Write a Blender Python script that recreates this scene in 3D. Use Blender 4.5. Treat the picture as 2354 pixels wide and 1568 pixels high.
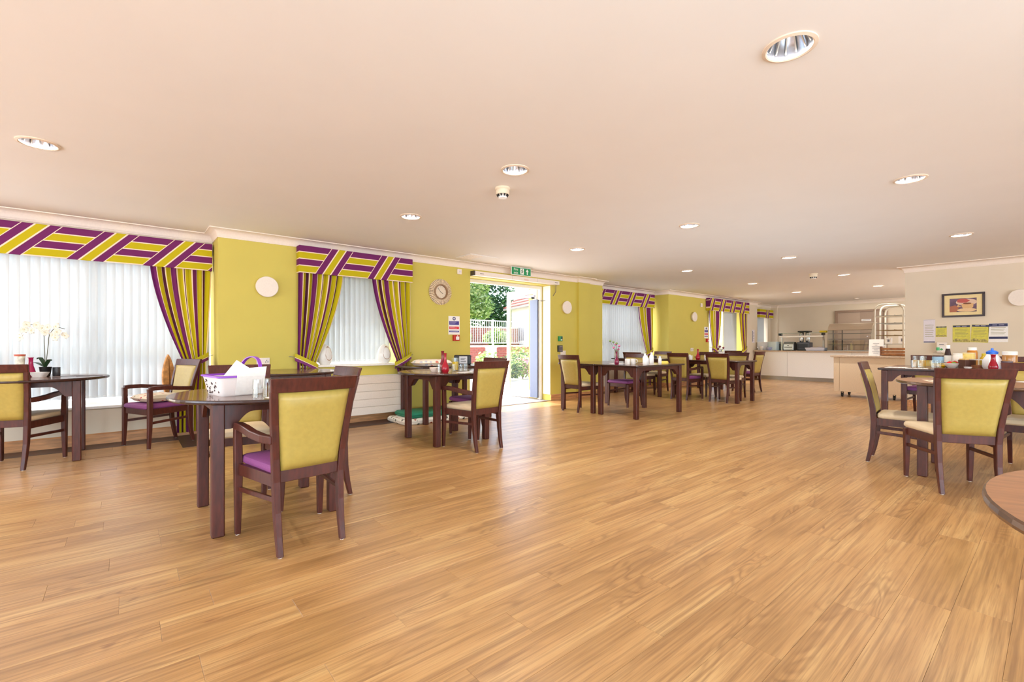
import bpy, bmesh, math, random
from mathutils import Vector, Matrix
R_ = random.Random(7)
for o in list(bpy.data.objects): bpy.data.objects.remove(o)
S = bpy.context.scene
COL = S.collection
PI = math.pi
# ------------------------------------------------------------------ camera, sky, sun, big lamps, exposure
CAMH = 1.1
cam = bpy.data.cameras.new('camera'); co = bpy.data.objects.new('camera', cam); COL.objects.link(co)
co.location = (0, 0, CAMH); co.rotation_euler = (PI/2, 0, math.radians(-40.0))
cam.sensor_width = 36; cam.lens = 36*1060/2354; cam.shift_y = (791-784)/2354; cam.clip_start = .05; cam.clip_end = 200
S.camera = co
S.view_settings.view_transform = 'Standard'; S.view_settings.look = 'None'
S.view_settings.gamma = 1; S.view_settings.use_curve_mapping = False
S.view_settings.exposure = -0.1
S.cycles.use_denoising = True
S.cycles.max_bounces = 10; S.cycles.diffuse_bounces = 6; S.cycles.transparent_max_bounces = 24
S.cycles.sample_clamp_indirect = 6; S.cycles.caustics_reflective = False; S.cycles.caustics_refractive = False

def lin(c):
    return tuple((v/255/12.92 if v/255 <= .04045 else ((v/255+.055)/1.055)**2.4) for v in c) + (1,)
W = bpy.data.worlds.new('world'); S.world = W; W.use_nodes = True
wn = W.node_tree.nodes; wl = W.node_tree.links
sky = wn.new('ShaderNodeTexSky'); sky.sky_type = 'NISHITA'; sky.sun_disc = False
sky.sun_elevation = math.radians(52); sky.sun_rotation = math.radians(-35); sky.air_density = 1.0; sky.dust_density = 2.5
bg = wn['Background']; bg.inputs['Strength'].default_value = 1.2
wl.new(sky.outputs[0], bg.inputs[0])

def lamp(name, kind, loc, energy, color=(1, 1, 1), **kw):
    d = bpy.data.lights.new(name, kind); d.energy = energy; d.color = color[:3]
    o = bpy.data.objects.new(name, d); COL.objects.link(o); o.location = loc
    tgt = kw.pop('to', None)
    for k, v in kw.items(): setattr(d, k, v)
    if tgt is not None: o.rotation_euler = (Vector(tgt)-Vector(loc)).to_track_quat('-Z', 'Y').to_euler()
    return o
lamp('sun', 'SUN', (0, 20, 20), 8.5, (1, .97, .92), angle=math.radians(.6), to=Vector((0, 20, 20))+Vector((-.04, -.62, -1.1)))
# daylight of the tall windows along the rear and far-left sides of the hall, behind the photographer
lamp('rear_window_light', 'AREA', (2.5, -5.8, 1.35), 430, (.86, .94, 1), shape='RECTANGLE', size=12, size_y=2.0, to=(2.5, 5, 1.75))
lamp('side_window_light', 'AREA', (-4.3, .5, 1.35), 190, (.86, .94, 1), shape='RECTANGLE', size=9, size_y=2.0, to=(5, .5, 1.75))
# unseen fill lamp added to brighten the kitchen end beyond the cream wall
lamp('kitchen_fill_light', 'AREA', (14, -1.8, 1.35), 230, (.86, .94, 1), shape='RECTANGLE', size=5, size_y=1.8, to=(14, 5, 1.6))
# unseen up-facing fill lamps, added to brighten and cool the ceiling
lamp('ceiling_fill_light', 'AREA', (.8, -1.2, .7), 100, (.48, .79, 1), shape='DISK', size=3.2, to=(2.2, .8, 2.46))
lamp('ceiling_fill_light', 'AREA', (6.4, 2.2, .35), 28, (.48, .79, 1), shape='RECTANGLE', size=5, size_y=2, to=(6.4, 2.2001, 2.46))

# ------------------------------------------------------------------ materials
def newmat(name):
    m = bpy.data.materials.new(name); m.use_nodes = True
    return m, m.node_tree.nodes, m.node_tree.links, m.node_tree.nodes['Principled BSDF']
MATS = {}
def M(name, rgb, rough=.5, metal=0, spec=.5, noise=0, nscale=60, bump=0, bscale=200, stretch=None, emit=None, coat=0):
    if name in MATS: return MATS[name]
    m, n, l, b = newmat(name)
    c = lin(rgb); b.inputs['Base Color'].default_value = c
    b.inputs['Roughness'].default_value = rough; b.inputs['Metallic'].default_value = metal
    b.inputs['Specular IOR Level'].default_value = spec; b.inputs['Coat Weight'].default_value = coat
    tc = n.new('ShaderNodeTexCoord'); mp = n.new('ShaderNodeMapping'); l.new(tc.outputs['Object'], mp.inputs[0])
    if stretch: mp.inputs['Scale'].default_value = stretch
    nz = n.new('ShaderNodeTexNoise'); nz.inputs['Scale'].default_value = nscale; nz.inputs['Detail'].default_value = 3
    l.new(mp.outputs[0], nz.inputs['Vector'])
    a = noise or .03
    r = n.new('ShaderNodeValToRGB'); r.color_ramp.elements[0].position = .3; r.color_ramp.elements[1].position = .7
    r.color_ramp.elements[0].color = tuple(max(0, v*(1-a)) for v in c[:3])+(1,)
    r.color_ramp.elements[1].color = tuple(min(1, v*(1+a)) for v in c[:3])+(1,)
    l.new(nz.outputs['Fac'], r.inputs[0]); l.new(r.outputs[0], b.inputs['Base Color'])
    if bump:
        n2 = n.new('ShaderNodeTexNoise'); n2.inputs['Scale'].default_value = bscale; l.new(mp.outputs[0], n2.inputs['Vector'])
        bp = n.new('ShaderNodeBump'); bp.inputs['Strength'].default_value = bump; bp.inputs['Distance'].default_value = .002
        l.new(n2.outputs['Fac'], bp.inputs['Height']); l.new(bp.outputs[0], b.inputs['Normal'])
    if emit:
        b.inputs['Emission Color'].default_value = c; b.inputs['Emission Strength'].default_value = emit
    MATS[name] = m; return m

class NX:
    """tiny maths-node helper"""
    def __init__(s, m): s.n = m.node_tree.nodes; s.l = m.node_tree.links
    def v(s, x, sock):
        if isinstance(x, (int, float)): sock.default_value = x
        else: s.l.new(x, sock)
    def m(s, op, a, b=0, c=0):
        k = s.n.new('ShaderNodeMath'); k.operation = op
        s.v(a, k.inputs[0]); s.v(b, k.inputs[1]); s.v(c, k.inputs[2]); return k.outputs[0]
    def mix(s, f, a, b):
        k = s.n.new('ShaderNodeMix'); k.data_type = 'RGBA'
        s.v(f, k.inputs[0])
        for x, i in ((a, 6), (b, 7)):
            if isinstance(x, tuple): k.inputs[i].default_value = x
            else: s.l.new(x, k.inputs[i])
        return k.outputs[2]
    def xyz(s, sock):
        k = s.n.new('ShaderNodeSeparateXYZ'); s.l.new(sock, k.inputs[0]); return k.outputs
    def comb(s, x, y, z):
        k = s.n.new('ShaderNodeCombineXYZ')
        for i, q in enumerate((x, y, z)): s.v(q, k.inputs[i])
        return k.outputs[0]
    def noise(s, vec, scale, detail=3, rough=.5, dist=0):
        k = s.n.new('ShaderNodeTexNoise'); s.l.new(vec, k.inputs['Vector']); k.inputs['Scale'].default_value = scale
        k.inputs['Detail'].default_value = detail; k.inputs['Roughness'].default_value = rough; k.inputs['Distortion'].default_value = dist
        return k.outputs['Fac']
    def ramp(s, f, stops):
        k = s.n.new('ShaderNodeValToRGB'); e = k.color_ramp.elements
        while len(e) < len(stops): e.new(.5)
        for i, (p, c) in enumerate(stops): e[i].position = p; e[i].color = c if len(c) == 4 else lin(c)
        s.l.new(f, k.inputs[0]); return k.outputs[0]

def floor_mat():
    m, n, l, b = newmat('oak_plank'); x = NX(m)
    tc = n.new('ShaderNodeTexCoord'); oi = n.new('ShaderNodeObjectInfo'); ge = n.new('ShaderNodeNewGeometry')
    rnd = x.m('ADD', oi.outputs['Random'], ge.outputs['Random Per Island'])
    o = x.xyz(tc.outputs['Object'])
    X = x.m('ADD', o[0], x.m('MULTIPLY', rnd, 37.7)); Y = x.m('ADD', o[1], x.m('MULTIPLY', rnd, 91.3))
    p1 = x.comb(x.m('MULTIPLY', X, .9), x.m('MULTIPLY', Y, 5.5), rnd)
    f1 = x.noise(p1, 1.25, 2, .45, .3)
    ring = x.m('SINE', x.m('ADD', x.m('MULTIPLY', f1, 85), x.m('MULTIPLY', Y, 30)))
    ring = x.m('MULTIPLY_ADD', ring, .5, .5)
    ring = x.m('POWER', ring, 2.5)
    gate = x.ramp(x.noise(x.comb(x.m('MULTIPLY', X, 1.1), x.m('MULTIPLY', Y, 6), 3.1), 1.0, 2), [(.50, (0, 0, 0, 1)), (.66, (1, 1, 1, 1))])
    ring = x.m('MULTIPLY', ring, gate)
    streak = x.noise(x.comb(x.m('MULTIPLY', X, 1.3), x.m('MULTIPLY', Y, 72), 1.7), 1.0, 4, .6)
    fine = x.noise(x.comb(x.m('MULTIPLY', X, 5), x.m('MULTIPLY', Y, 190), 4.4), 1.0, 2, .6)
    blot = x.noise(x.comb(x.m('MULTIPLY', X, 1.2), x.m('MULTIPLY', Y, 8), 7.7), 1.0, 3, .5)
    knot = x.ramp(x.noise(x.comb(x.m('MULTIPLY', X, 5), x.m('MULTIPLY', Y, 16), 9.7), 1.0, 2, .6), [(.20, (1, 1, 1, 1)), (.28, (0, 0, 0, 1))])
    c = x.ramp(blot, [(.28, (158, 117, 69)), (.5, (184, 140, 88)), (.72, (202, 163, 108))])
    c = x.mix(x.m('MULTIPLY', x.ramp(streak, [(.45, (0, 0, 0, 1)), (.66, (1, 1, 1, 1))]), .62), c, lin((126, 88, 52)))
    c = x.mix(x.m('MULTIPLY', x.ramp(fine, [(.48, (0, 0, 0, 1)), (.68, (1, 1, 1, 1))]), .4), c, lin((124, 84, 48)))
    c = x.mix(x.m('MULTIPLY', ring, .55), c, lin((112, 74, 40)))
    c = x.mix(x.m('MULTIPLY', knot, .8), c, lin((104, 60, 34)))
    tone = x.m('MULTIPLY', x.m('FRACT', x.m('MULTIPLY', rnd, 7.31)), .16)
    c = x.mix(tone, c, lin((158, 120, 76)))
    l.new(c, b.inputs['Base Color'])
    b.inputs['Roughness'].default_value = .36; b.inputs['Specular IOR Level'].default_value = .62
    rr = x.m('MULTIPLY_ADD', streak, .16, .24); l.new(rr, b.inputs['Roughness'])
    bp = n.new('ShaderNodeBump'); bp.inputs['Strength'].default_value = .12; bp.inputs['Distance'].default_value = .001
    l.new(streak, bp.inputs['Height']); l.new(bp.outputs[0], b.inputs['Normal'])
    return m

def pelmet_mat(name, band, period, slope, ztop, zbot, start, swap=False, three=False):
    """striped basket-print fabric: horizontal bands broken by slanted triple stripes (object coords, x along, z up)"""
    m, n, l, b = newmat(name); x = NX(m)
    P = lin((112, 40, 96)); L = lin((192, 176, 22)); C = lin((246, 222, 200))
    tc = n.new('ShaderNodeTexCoord'); o = x.xyz(tc.outputs['Object'])
    nb = 3 if three else 4
    h = (ztop-zbot)/nb
    t = x.m('DIVIDE', x.m('SUBTRACT', ztop, o[2]), h)             # 0 top .. nb bottom
    fr = x.m('FRACT', t); odd = x.m('MODULO', x.m('FLOOR', t), 2)
    hc = x.mix(odd, L if three else P, P if three else L)
    hc = x.mix(x.m('GREATER_THAN', fr, .875), hc, C)
    hc = x.mix(x.m('GREATER_THAN', t, nb), hc, C)
    s = x.m('SUBTRACT', x.m('SUBTRACT', o[0], start), x.m('MULTIPLY', x.m('SUBTRACT', o[2], ztop), slope))
    u = x.m('MODULO', x.m('ADD', s, period*20), period)            # 0..period ; diagonal group in 0..band
    w = x.m('DIVIDE', u, band/3.0)
    fd = x.m('FRACT', w); dm = x.m('MODULO', x.m('FLOOR', w), 2)
    dc = x.mix(dm, P, L)
    e = .085
    dc = x.mix(x.m('GREATER_THAN', fd, 1-e), dc, C); dc = x.mix(x.m('LESS_THAN', fd, e), dc, C)
    c = x.mix(x.m('LESS_THAN', w, 3.0), hc, dc)
    l.new(c, b.inputs['Base Color']); b.inputs['Roughness'].default_value = .8; b.inputs['Specular IOR Level'].default_value = .2
    return m

def curtain_mat():
    m, n, l, b = newmat('striped_curtain'); x = NX(m)
    P = lin((118, 44, 104)); L = lin((200, 184, 26)); C = lin((246, 224, 200)); D = lin((84, 36, 58))
    uv = n.new('ShaderNodeTexCoord'); o = x.xyz(uv.outputs['UV'])
    u = x.m('FRACT', x.m('MULTIPLY', o[0], 3.0))
    c = P
    for a, col in ((.25, C), (.29, L), (.52, C), (.56, D), (.66, C), (.69, L), (.95, C)):
        c = x.mix(x.m('GREATER_THAN', u, a), c, col)
    tr = n.new('ShaderNodeBsdfTranslucent'); l.new(c, tr.inputs[0]); l.new(c, b.inputs['Base Color'])
    b.inputs['Roughness'].default_value = .85; b.inputs['Specular IOR Level'].default_value = .15
    mx = n.new('ShaderNodeMixShader'); mx.inputs[0].default_value = .12
    l.new(b.outputs[0], mx.inputs[1]); l.new(tr.outputs[0], mx.inputs[2]); l.new(mx.outputs[0], n['Material Output'].inputs[0])
    return m

def thin_glass(name, tint=(1, 1, 1), refl=.08, k=.55):
    m, n, l, b = newmat(name); n.remove(b)
    t = n.new('ShaderNodeBsdfTransparent'); t.inputs[0].default_value = tint+(1,)
    g = n.new('ShaderNodeBsdfGlossy'); g.inputs['Roughness'].default_value = .02
    lw = n.new('ShaderNodeLayerWeight'); lw.inputs[0].default_value = .5; x = NX(m)
    mx = n.new('ShaderNodeMixShader'); l.new(x.m('MULTIPLY_ADD', x.m('POWER', lw.outputs['Facing'], 4), k, refl*.5), mx.inputs[0])
    l.new(t.outputs[0], mx.inputs[1]); l.new(g.outputs[0], mx.inputs[2]); l.new(mx.outputs[0], n['Material Output'].inputs[0])
    return m
def translucent(name, rgb, f=.55, transp=0):
    m, n, l, b = newmat(name); c = lin(rgb); b.inputs['Base Color'].default_value = c; b.inputs['Roughness'].default_value = .7
    t = n.new('ShaderNodeBsdfTranslucent'); t.inputs[0].default_value = c
    mx = n.new('ShaderNodeMixShader'); mx.inputs[0].default_value = f
    l.new(b.outputs[0], mx.inputs[1]); l.new(t.outputs[0], mx.inputs[2]); out = mx.outputs[0]
    if transp:
        tp = n.new('ShaderNodeBsdfTransparent'); m2 = n.new('ShaderNodeMixShader'); m2.inputs[0].default_value = transp
        l.new(out, m2.inputs[1]); l.new(tp.outputs[0], m2.inputs[2]); out = m2.outputs[0]
    l.new(out, n['Material Output'].inputs[0]); return m
def spot_mat(name, base, spots, scale=14, thr=.22):
    """fabric with scattered printed spots / sprigs"""
    m, n, l, b = newmat(name); x = NX(m)
    tc = n.new('ShaderNodeTexCoord'); c = lin(base)
    vo = n.new('ShaderNodeTexVoronoi'); vo.inputs['Scale'].default_value = scale; l.new(tc.outputs['Object'], vo.inputs['Vector'])
    pick = x.xyz(vo.outputs['Color'])[0]
    st = [(i/len(spots), s) for i, s in enumerate(spots)]
    k = n.new('ShaderNodeValToRGB'); k.color_ramp.interpolation = 'CONSTANT'; e = k.color_ramp.elements
    while len(e) < len(st): e.new(.5)
    for i, (p, s) in enumerate(st): e[i].position = p; e[i].color = lin(s)
    l.new(pick, k.inputs[0])
    col = x.mix(x.m('LESS_THAN', vo.outputs['Distance'], thr), c, k.outputs[0])
    l.new(col, b.inputs['Base Color']); b.inputs['Roughness'].default_value = .85
    return m

WOOD = M('dark_mahogany', (76, 34, 25), .38, spec=.35, noise=.28, nscale=9, stretch=(6, 6, 1), coat=.05)
TOPW = M('table_top_laminate', (96, 56, 38), .22, noise=.25, nscale=7, stretch=(1.2, 9, 9), coat=.3)
EDGE = M('table_edge', (50, 26, 22), .25)
NEARW = M('walnut_laminate', (150, 102, 66), .28, noise=.25, nscale=6, stretch=(9, 1.2, 9))
NEAREDGE = M('bronze_edge', (110, 84, 66), .25, metal=.6)
VINYL = M('yellow_vinyl', (170, 147, 72), .42, noise=.05, nscale=40, bump=.15, bscale=500)
PURPLE = M('purple_fabric', (128, 62, 118), .75, noise=.08, nscale=150)
BEIGE = M('beige_vinyl', (214, 192, 158), .5, noise=.03)
LIME = M('lime_wall_paint', (206, 190, 88), .62, noise=.02, nscale=3, bump=.05, bscale=300)
CREAM = M('cream_wall_paint', (224, 210, 188), .65, noise=.02, nscale=3, bump=.05, bscale=300)
CEIL = M('ceiling_paint', (240, 236, 232), .75, noise=.01, nscale=2)
WHITE = M('white_gloss', (240, 236, 230), .35)
COVE = M('coving_white', (242, 228, 214), .6)
OFFW = M('off_white_plastic', (238, 226, 214), .45)
SKIRT = M('oak_skirting', (196, 140, 92), .4, noise=.3, nscale=5, stretch=(1, 9, 9))
DARKF = M('dark_floor_border', (74, 52, 46), .4, noise=.2, nscale=20)
METAL = M('brushed_steel', (190, 192, 196), .28, metal=.9, noise=.05)
BLACK = M('black_plastic', (24, 24, 26), .35)
GREY = M('grey_mat', (132, 126, 122), .9, noise=.25, nscale=300)
BLIND = translucent('blind_fabric', (214, 218, 219), .28)
GLASS = thin_glass('window_glass', (1, 1, 1), .03, .12)
TUMB = thin_glass('tumbler_glass', (.97, .98, .98), .1)
CURT = curtain_mat()
OAK = floor_mat()
RED = M('red_glaze', (160, 20, 40), .15)
GREEN = M('green_sign', (20, 140, 84), .4)
PAPER = M('paper', (244, 240, 236), .7)
PRINT = M('print_grey', (120, 118, 128), .7)
NAVY = M('print_navy', (48, 52, 92), .6)
YPOST = M('poster_yellow', (214, 204, 84), .6, noise=.1, nscale=30)

# ------------------------------------------------------------------ mesh helpers
class MB:
    def __init__(s): s.b = bmesh.new(); s.uv = None
    def box(s, x0, x1, y0, y1, z0, z1, mi=0):
        v = [s.b.verts.new(p) for p in ((x0, y0, z0), (x1, y0, z0), (x1, y1, z0), (x0, y1, z0), (x0, y0, z1), (x1, y0, z1), (x1, y1, z1), (x0, y1, z1))]
        for f in ((0, 3, 2, 1), (4, 5, 6, 7), (0, 1, 5, 4), (1, 2, 6, 5), (2, 3, 7, 6), (3, 0, 4, 7)):
            s.b.faces.new([v[i] for i in f]).material_index = mi
        return s
    def loft(s, rings, cap=True, closed=True, mi=0):
        R = [[s.b.verts.new(p) for p in r] for r in rings]
        n = len(R[0])
        for a, c in zip(R, R[1:]):
            for i in range(n if closed else n-1):
                j = (i+1) % n
                s.b.faces.new((a[i], a[j], c[j], c[i])).material_index = mi
        if cap:
            s.b.faces.new(R[0][::-1]).material_index = mi; s.b.faces.new(R[-1]).material_index = mi
        return s
    def bars(s, secs, mi=0):
        """rectangular sections (x,y,z,wx,wy) lofted upward"""
        return s.loft([[(x-a/2, y-c/2, z), (x+a/2, y-c/2, z), (x+a/2, y+c/2, z), (x-a/2, y+c/2, z)] for x, y, z, a, c in secs], mi=mi)
    def beam(s, p, q, w, h, mi=0):
        """bar from p to q: w sideways, h in the upright sense"""
        p, q = Vector(p), Vector(q); d = (q-p).normalized()
        up = Vector((0, 0, 1)) if abs(d.z) < .95 else Vector((0, 1, 0))
        sd = d.cross(up).normalized(); up = sd.cross(d)
        return s.loft([[c+sd*(i*w/2)+up*(j*h/2) for i, j in ((-1, -1), (1, -1), (1, 1), (-1, 1))] for c in (p, q)], mi=mi)
    def path(s, pts, w, h, mi=0, side=None):
        pts = [Vector(p) for p in pts]; rings = []
        for i, p in enumerate(pts):
            d = (pts[min(i+1, len(pts)-1)]-pts[max(i-1, 0)]).normalized()
            sd = Vector(side).normalized() if side else d.cross(Vector((0, 0, 1))).normalized()
            up = sd.cross(d).normalized()
            rings.append([p+sd*(a*w/2)+up*(c*h/2) for a, c in ((-1, -1), (1, -1), (1, 1), (-1, 1))])
        return s.loft(rings, mi=mi)
    def tube(s, pts, r, n=8, mi=0):
        pts = [Vector(p) for p in pts]; rings = []; ref = Vector((.31, .17, .93))
        for i, p in enumerate(pts):
            d = (pts[min(i+1, len(pts)-1)]-pts[max(i-1, 0)]).normalized()
            a = d.cross(ref).normalized(); c = d.cross(a); rr = r[i] if isinstance(r, (list, tuple)) else r
            rings.append([p+(a*math.cos(t*2*PI/n)+c*math.sin(t*2*PI/n))*rr for t in range(n)])
        return s.loft(rings, mi=mi)
    def lathe(s, prof, n=20, c=(0, 0, 0), mi=0, cap=True):
        rings = [[(c[0]+r*math.cos(t*2*PI/n), c[1]+r*math.sin(t*2*PI/n), c[2]+z) for t in range(n)] for r, z in prof]
        return s.loft(rings, cap=cap, mi=mi)
    def prism(s, poly, axis, a, b_, mi=0):
        """polygon in the two other axes, extruded along axis from a to b"""
        def p(u, v, w): return {'x': (w, u, v), 'y': (u, w, v), 'z': (u, v, w)}[axis]
        return s.loft([[p(u, v, w) for u, v in poly] for w in (a, b_)], mi=mi)
    def grid(s, fn, nu, nv, uv=False, mi=0):
        V = [[s.b.verts.new(fn(i/nu, j/nv)) for i in range(nu+1)] for j in range(nv+1)]
        L = s.b.loops.layers.uv.verify() if uv else None
        for j in range(nv):
            for i in range(nu):
                f = s.b.faces.new((V[j][i], V[j][i+1], V[j+1][i+1], V[j+1][i])); f.material_index = mi; f.smooth = True
                if uv:
                    for lp, (a, c) in zip(f.loops, ((i, j), (i+1, j), (i+1, j+1), (i, j+1))): lp[L].uv = (a/nu, c/nv)
        return s
    def mesh(s, name, mats, bevel=0, seg=1, smooth=False, recalc=True):
        if recalc: bmesh.ops.recalc_face_normals(s.b, faces=s.b.faces)
        if bevel:
            es = [e for e in s.b.edges if len(e.link_faces) == 2 and e.calc_face_angle(0) > .6]
            bmesh.ops.bevel(s.b, geom=es, offset=bevel, segments=seg, affect='EDGES', profile=.5, clamp_overlap=True)
        me = bpy.data.meshes.new(name); s.b.to_mesh(me); s.b.free()
        for m in (mats if isinstance(mats, (list, tuple)) else [mats]): me.materials.append(m)
        if smooth:
            for p in me.polygons: p.use_smooth = True
            try: me.set_sharp_from_angle(angle=math.radians(40))
            except Exception: pass
        return me
def link(name, me, parent=None, loc=None, rz=None):
    o = bpy.data.objects.new(name, me); COL.objects.link(o)
    if parent: o.parent = parent
    if loc: o.location = loc
    if rz is not None: o.rotation_euler.z = rz
    return o
def obj(name, mb, mats, parent=None, bevel=0, seg=1, smooth=False, loc=None, rz=None):
    return link(name, mb.mesh(name, mats, bevel, seg, smooth), parent, loc, rz)
def tag(o, label, cat, group=None, kind=None):
    if label: o['label'] = label
    if cat: o['category'] = cat
    if group: o['group'] = group
    if kind: o['kind'] = kind
    return o
def struct(o): o['kind'] = 'structure'; return o
def thing(name, label, cat, loc=(0, 0, 0), rz=0, group=None):
    o = bpy.data.objects.new(name, None); COL.objects.link(o); o.empty_display_size = .1
    o.location = loc; o.rotation_euler.z = rz
    return tag(o, label, cat, group)
def text(s, size, mat, parent, loc, rot, name='lettering', depth=.0006, align='CENTER'):
    cu = bpy.data.curves.new(name, 'FONT'); cu.body = s; cu.size = size; cu.extrude = depth; cu.align_x = align; cu.align_y = 'CENTER'
    t = bpy.data.objects.new(name, cu); COL.objects.link(t)
    me = bpy.data.meshes.new_from_object(t.evaluated_get(bpy.context.evaluated_depsgraph_get()))
    bpy.data.objects.remove(t); me.materials.clear(); me.materials.append(mat)
    o = link(name, me, parent); o.location = loc; o.rotation_euler = rot; return o
FY = (PI/2, 0, 0)            # facing -Y, reading along +X
FX = (PI/2, 0, -PI/2)        # facing -X, reading along -Y
def circ(r, n=24, c=(0, 0)): return [(c[0]+r*math.cos(2*PI*i/n), c[1]+r*math.sin(2*PI*i/n)) for i in range(n)]

# ------------------------------------------------------------------ room shell
WY, BY, CZ, XR, XB = 6.385, 6.82, 2.46, 10.6, 17.5
# floor: slab plus planks (rows along X, 0.1675 m wide, 1 m long)
struct(obj('floor', MB().box(-4.6, 18, -6, 7.2, -.12, -.004), M('screed_brown', (120, 84, 56), .8)))
floor = bpy.data.objects['floor']
PW, PL, PO = .16735, 1.0, .1245
OFF = {1: .607, 3: .75, 4: .06, 5: .55, 6: .885, 7: .195, 8: .525, 9: .84, 10: .2, 11: .55, 12: .105, 15: .195, 16: .73, 17: .94, 19: .15, 20: .75, 21: .90}
pk = [];  rest = []
cF = (math.cos(math.radians(50)), math.sin(math.radians(50)))
for k in range(-36, 39):
    y0 = PO+k*PW
    if y0 > 6.36: continue
    off = OFF.get(k, R_.random())
    for i in range(-5, 19):
        x0 = i+off-1
        cx, cy = x0+.5, y0+PW/2
        if x0 > 17.5 or x0 < -4.6 or y0 < -6: continue
        d = cF[0]*cx+cF[1]*cy; l = cF[1]*cx-cF[0]*cy
        vis = d > 1.35 and abs(l)/d < 1.18
        (pk if vis else rest).append((d if vis else 99, cx, cy))
pk.sort(); rest += pk[300:]; pk = pk[:300]
g = .0003
def plank_shape(mb, cx, cy, hx=PL/2-g, hy=PW/2-g):
    c = .0006
    ring = lambda h_, w_, z: [(cx-h_, cy-w_, z), (cx+h_, cy-w_, z), (cx+h_, cy+w_, z), (cx-h_, cy+w_, z)]
    mb.loft([ring(hx, hy, -.004), ring(hx, hy, -c), ring(hx-c, hy-c, 0)])
mb = MB(); plank_shape(mb, 0, 0); pm = mb.mesh('floor_plank', OAK)
for d, cx, cy in pk:
    if cy > 6.02 and cx < 4.0: rest.append((d, cx, cy)); continue
    link('floor_plank', pm, floor, (cx, cy, 0))
mb = MB()
for d, cx, cy in rest:
    if cy > 5.99 and cx < 4.9: continue
    plank_shape(mb, cx, cy)
o = obj('floor_planks_beyond', mb, OAK, floor); o['kind'] = 'stuff'
# dark vinyl border that follows the window wall
mb = MB().box(-4.5, .84, 6.5, BY, -.004, .0012).box(.47, .84, 6.0, 6.5, -.004, .0012).box(.84, 4.43, 6.0, WY, -.004, .0012)
for x0 in (-4.5,): mb.box(-4.5, .47, 6.0, 6.5, -.004, -.002)
struct(obj('trim_1', mb, DARKF))
mb = MB(); 
for i in range(6): mb.box(-4.5+i, -3.502+i if i < 4 else min(-3.5+i, .468), 6.0, 6.165, -.004, 0) if -4.5+i < .4 else None
for i in range(6): mb.box(-4.3+i, min(-3.302+i, .468), 6.166, 6.332, -.004, 0) if -4.3+i < .4 else None
for i in range(6): mb.box(-4.1+i, min(-3.102+i, .468), 6.333, 6.499, -.004, 0) if -4.1+i < .4 else None
o = obj('floor_planks_in_bay', mb, OAK, floor); o['kind'] = 'stuff'

# ceiling with round holes for the downlights
LX = [-.45, 2.33, 4.95, 7.96, 10.77, 13.42]; LY = [.8, 2.74, 4.45]
LIGHTS = [(x, y) for x in LX for y in LY if (x, y) not in ((-.45, .8), (-.45, 2.74), (13.42, .8), (10.77, .8))]
mb = MB(); hs = .16
xs = sorted([-4.6, 18]+[x-hs for x in LX]+[x+hs for x in LX]); ys = sorted([-6, 7.2]+[y-hs for y in LY]+[y+hs for y in LY])
NS = 32
for i in range(len(xs)-1):
    for j in range(len(ys)-1):
        xa, xb, ya, yb = xs[i], xs[i+1], ys[j], ys[j+1]; cx, cy = (xa+xb)/2, (ya+yb)/2
        if any(abs(cx-a)+abs(cy-b) < .01 for a, b in LIGHTS):
            A = []; B = []
            for t in range(NS):
                a = 2*PI*t/NS; c, s_ = math.cos(a), math.sin(a); k = hs/max(abs(c), abs(s_))
                A.append((cx+c*k, cy+s_*k, CZ)); B.append((cx+c*.094, cy+s_*.094, CZ))
            mb.loft([A, B], cap=False)
        else:
            mb.b.faces.new([mb.b.verts.new(p) for p in ((xa, ya, CZ), (xa, yb, CZ), (xb, yb, CZ), (xb, ya, CZ))])
mb.box(-4.6, 18, -6, 7.2, CZ+.14, CZ+.3)
struct(obj('ceiling', mb, CEIL))

def wallbox(name, mat, *bx):
    mb = MB()
    for q in bx: mb.box(*q)
    return struct(obj(name, mb, mat))
T = 7.02
wallbox('wall_left', LIME,
    (.84, 1.95, WY, T, -.1, CZ), (1.95, 3.15, WY, T, -.1, .8), (1.95, 3.15, WY, T, 2.2, CZ), (3.15, 4.44, WY, T, -.1, CZ),
    (4.44, 6.34, WY, T, 2.24, CZ), (6.34, 7.91, WY, T, -.1, CZ), (7.09, 7.44, WY-.06, WY, 0, CZ), (10.52, 12.6, WY, T, -.1, CZ),
    (12.6, 14.75, WY, T, 2.2, CZ), (12.6, 14.75, WY, T, -.1, .25), (14.75, 14.95, WY, T, -.1, CZ))
wallbox('wall_left_bays', CREAM,
    (-4.6, .84, BY, T, -.1, .38), (-4.6, .84, BY, T, 2.2, CZ), (-4.6, -3.6, BY, T, .38, 2.2),
    (7.91, 10.52, BY, T, -.1, .6), (7.91, 10.52, BY, T, 2.2, CZ))
wallbox('wall_left_kitchen', CREAM,
    (14.95, 15.8, WY, T, -.1, CZ), (15.8, 16.35, 6.6, T, -.1, CZ), (16.35, 17.2, 6.6, T, -.1, .95), (16.35, 17.2, 6.6, T, 2.1, CZ),
    (17.2, 17.45, 6.6, T, -.1, CZ), (17.45, 17.7, WY, T, -.1, CZ))
wallbox('wall_back', CREAM, (XB, XB+.2, -2, WY, -.1, CZ))
wallbox('wall_right', CREAM, (XR, XR+.16, -6, 1.785, -.1, CZ))
wallbox('wall_kitchen', CREAM, (XR+.16, 18, -2.2, -2, -.1, CZ))
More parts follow.
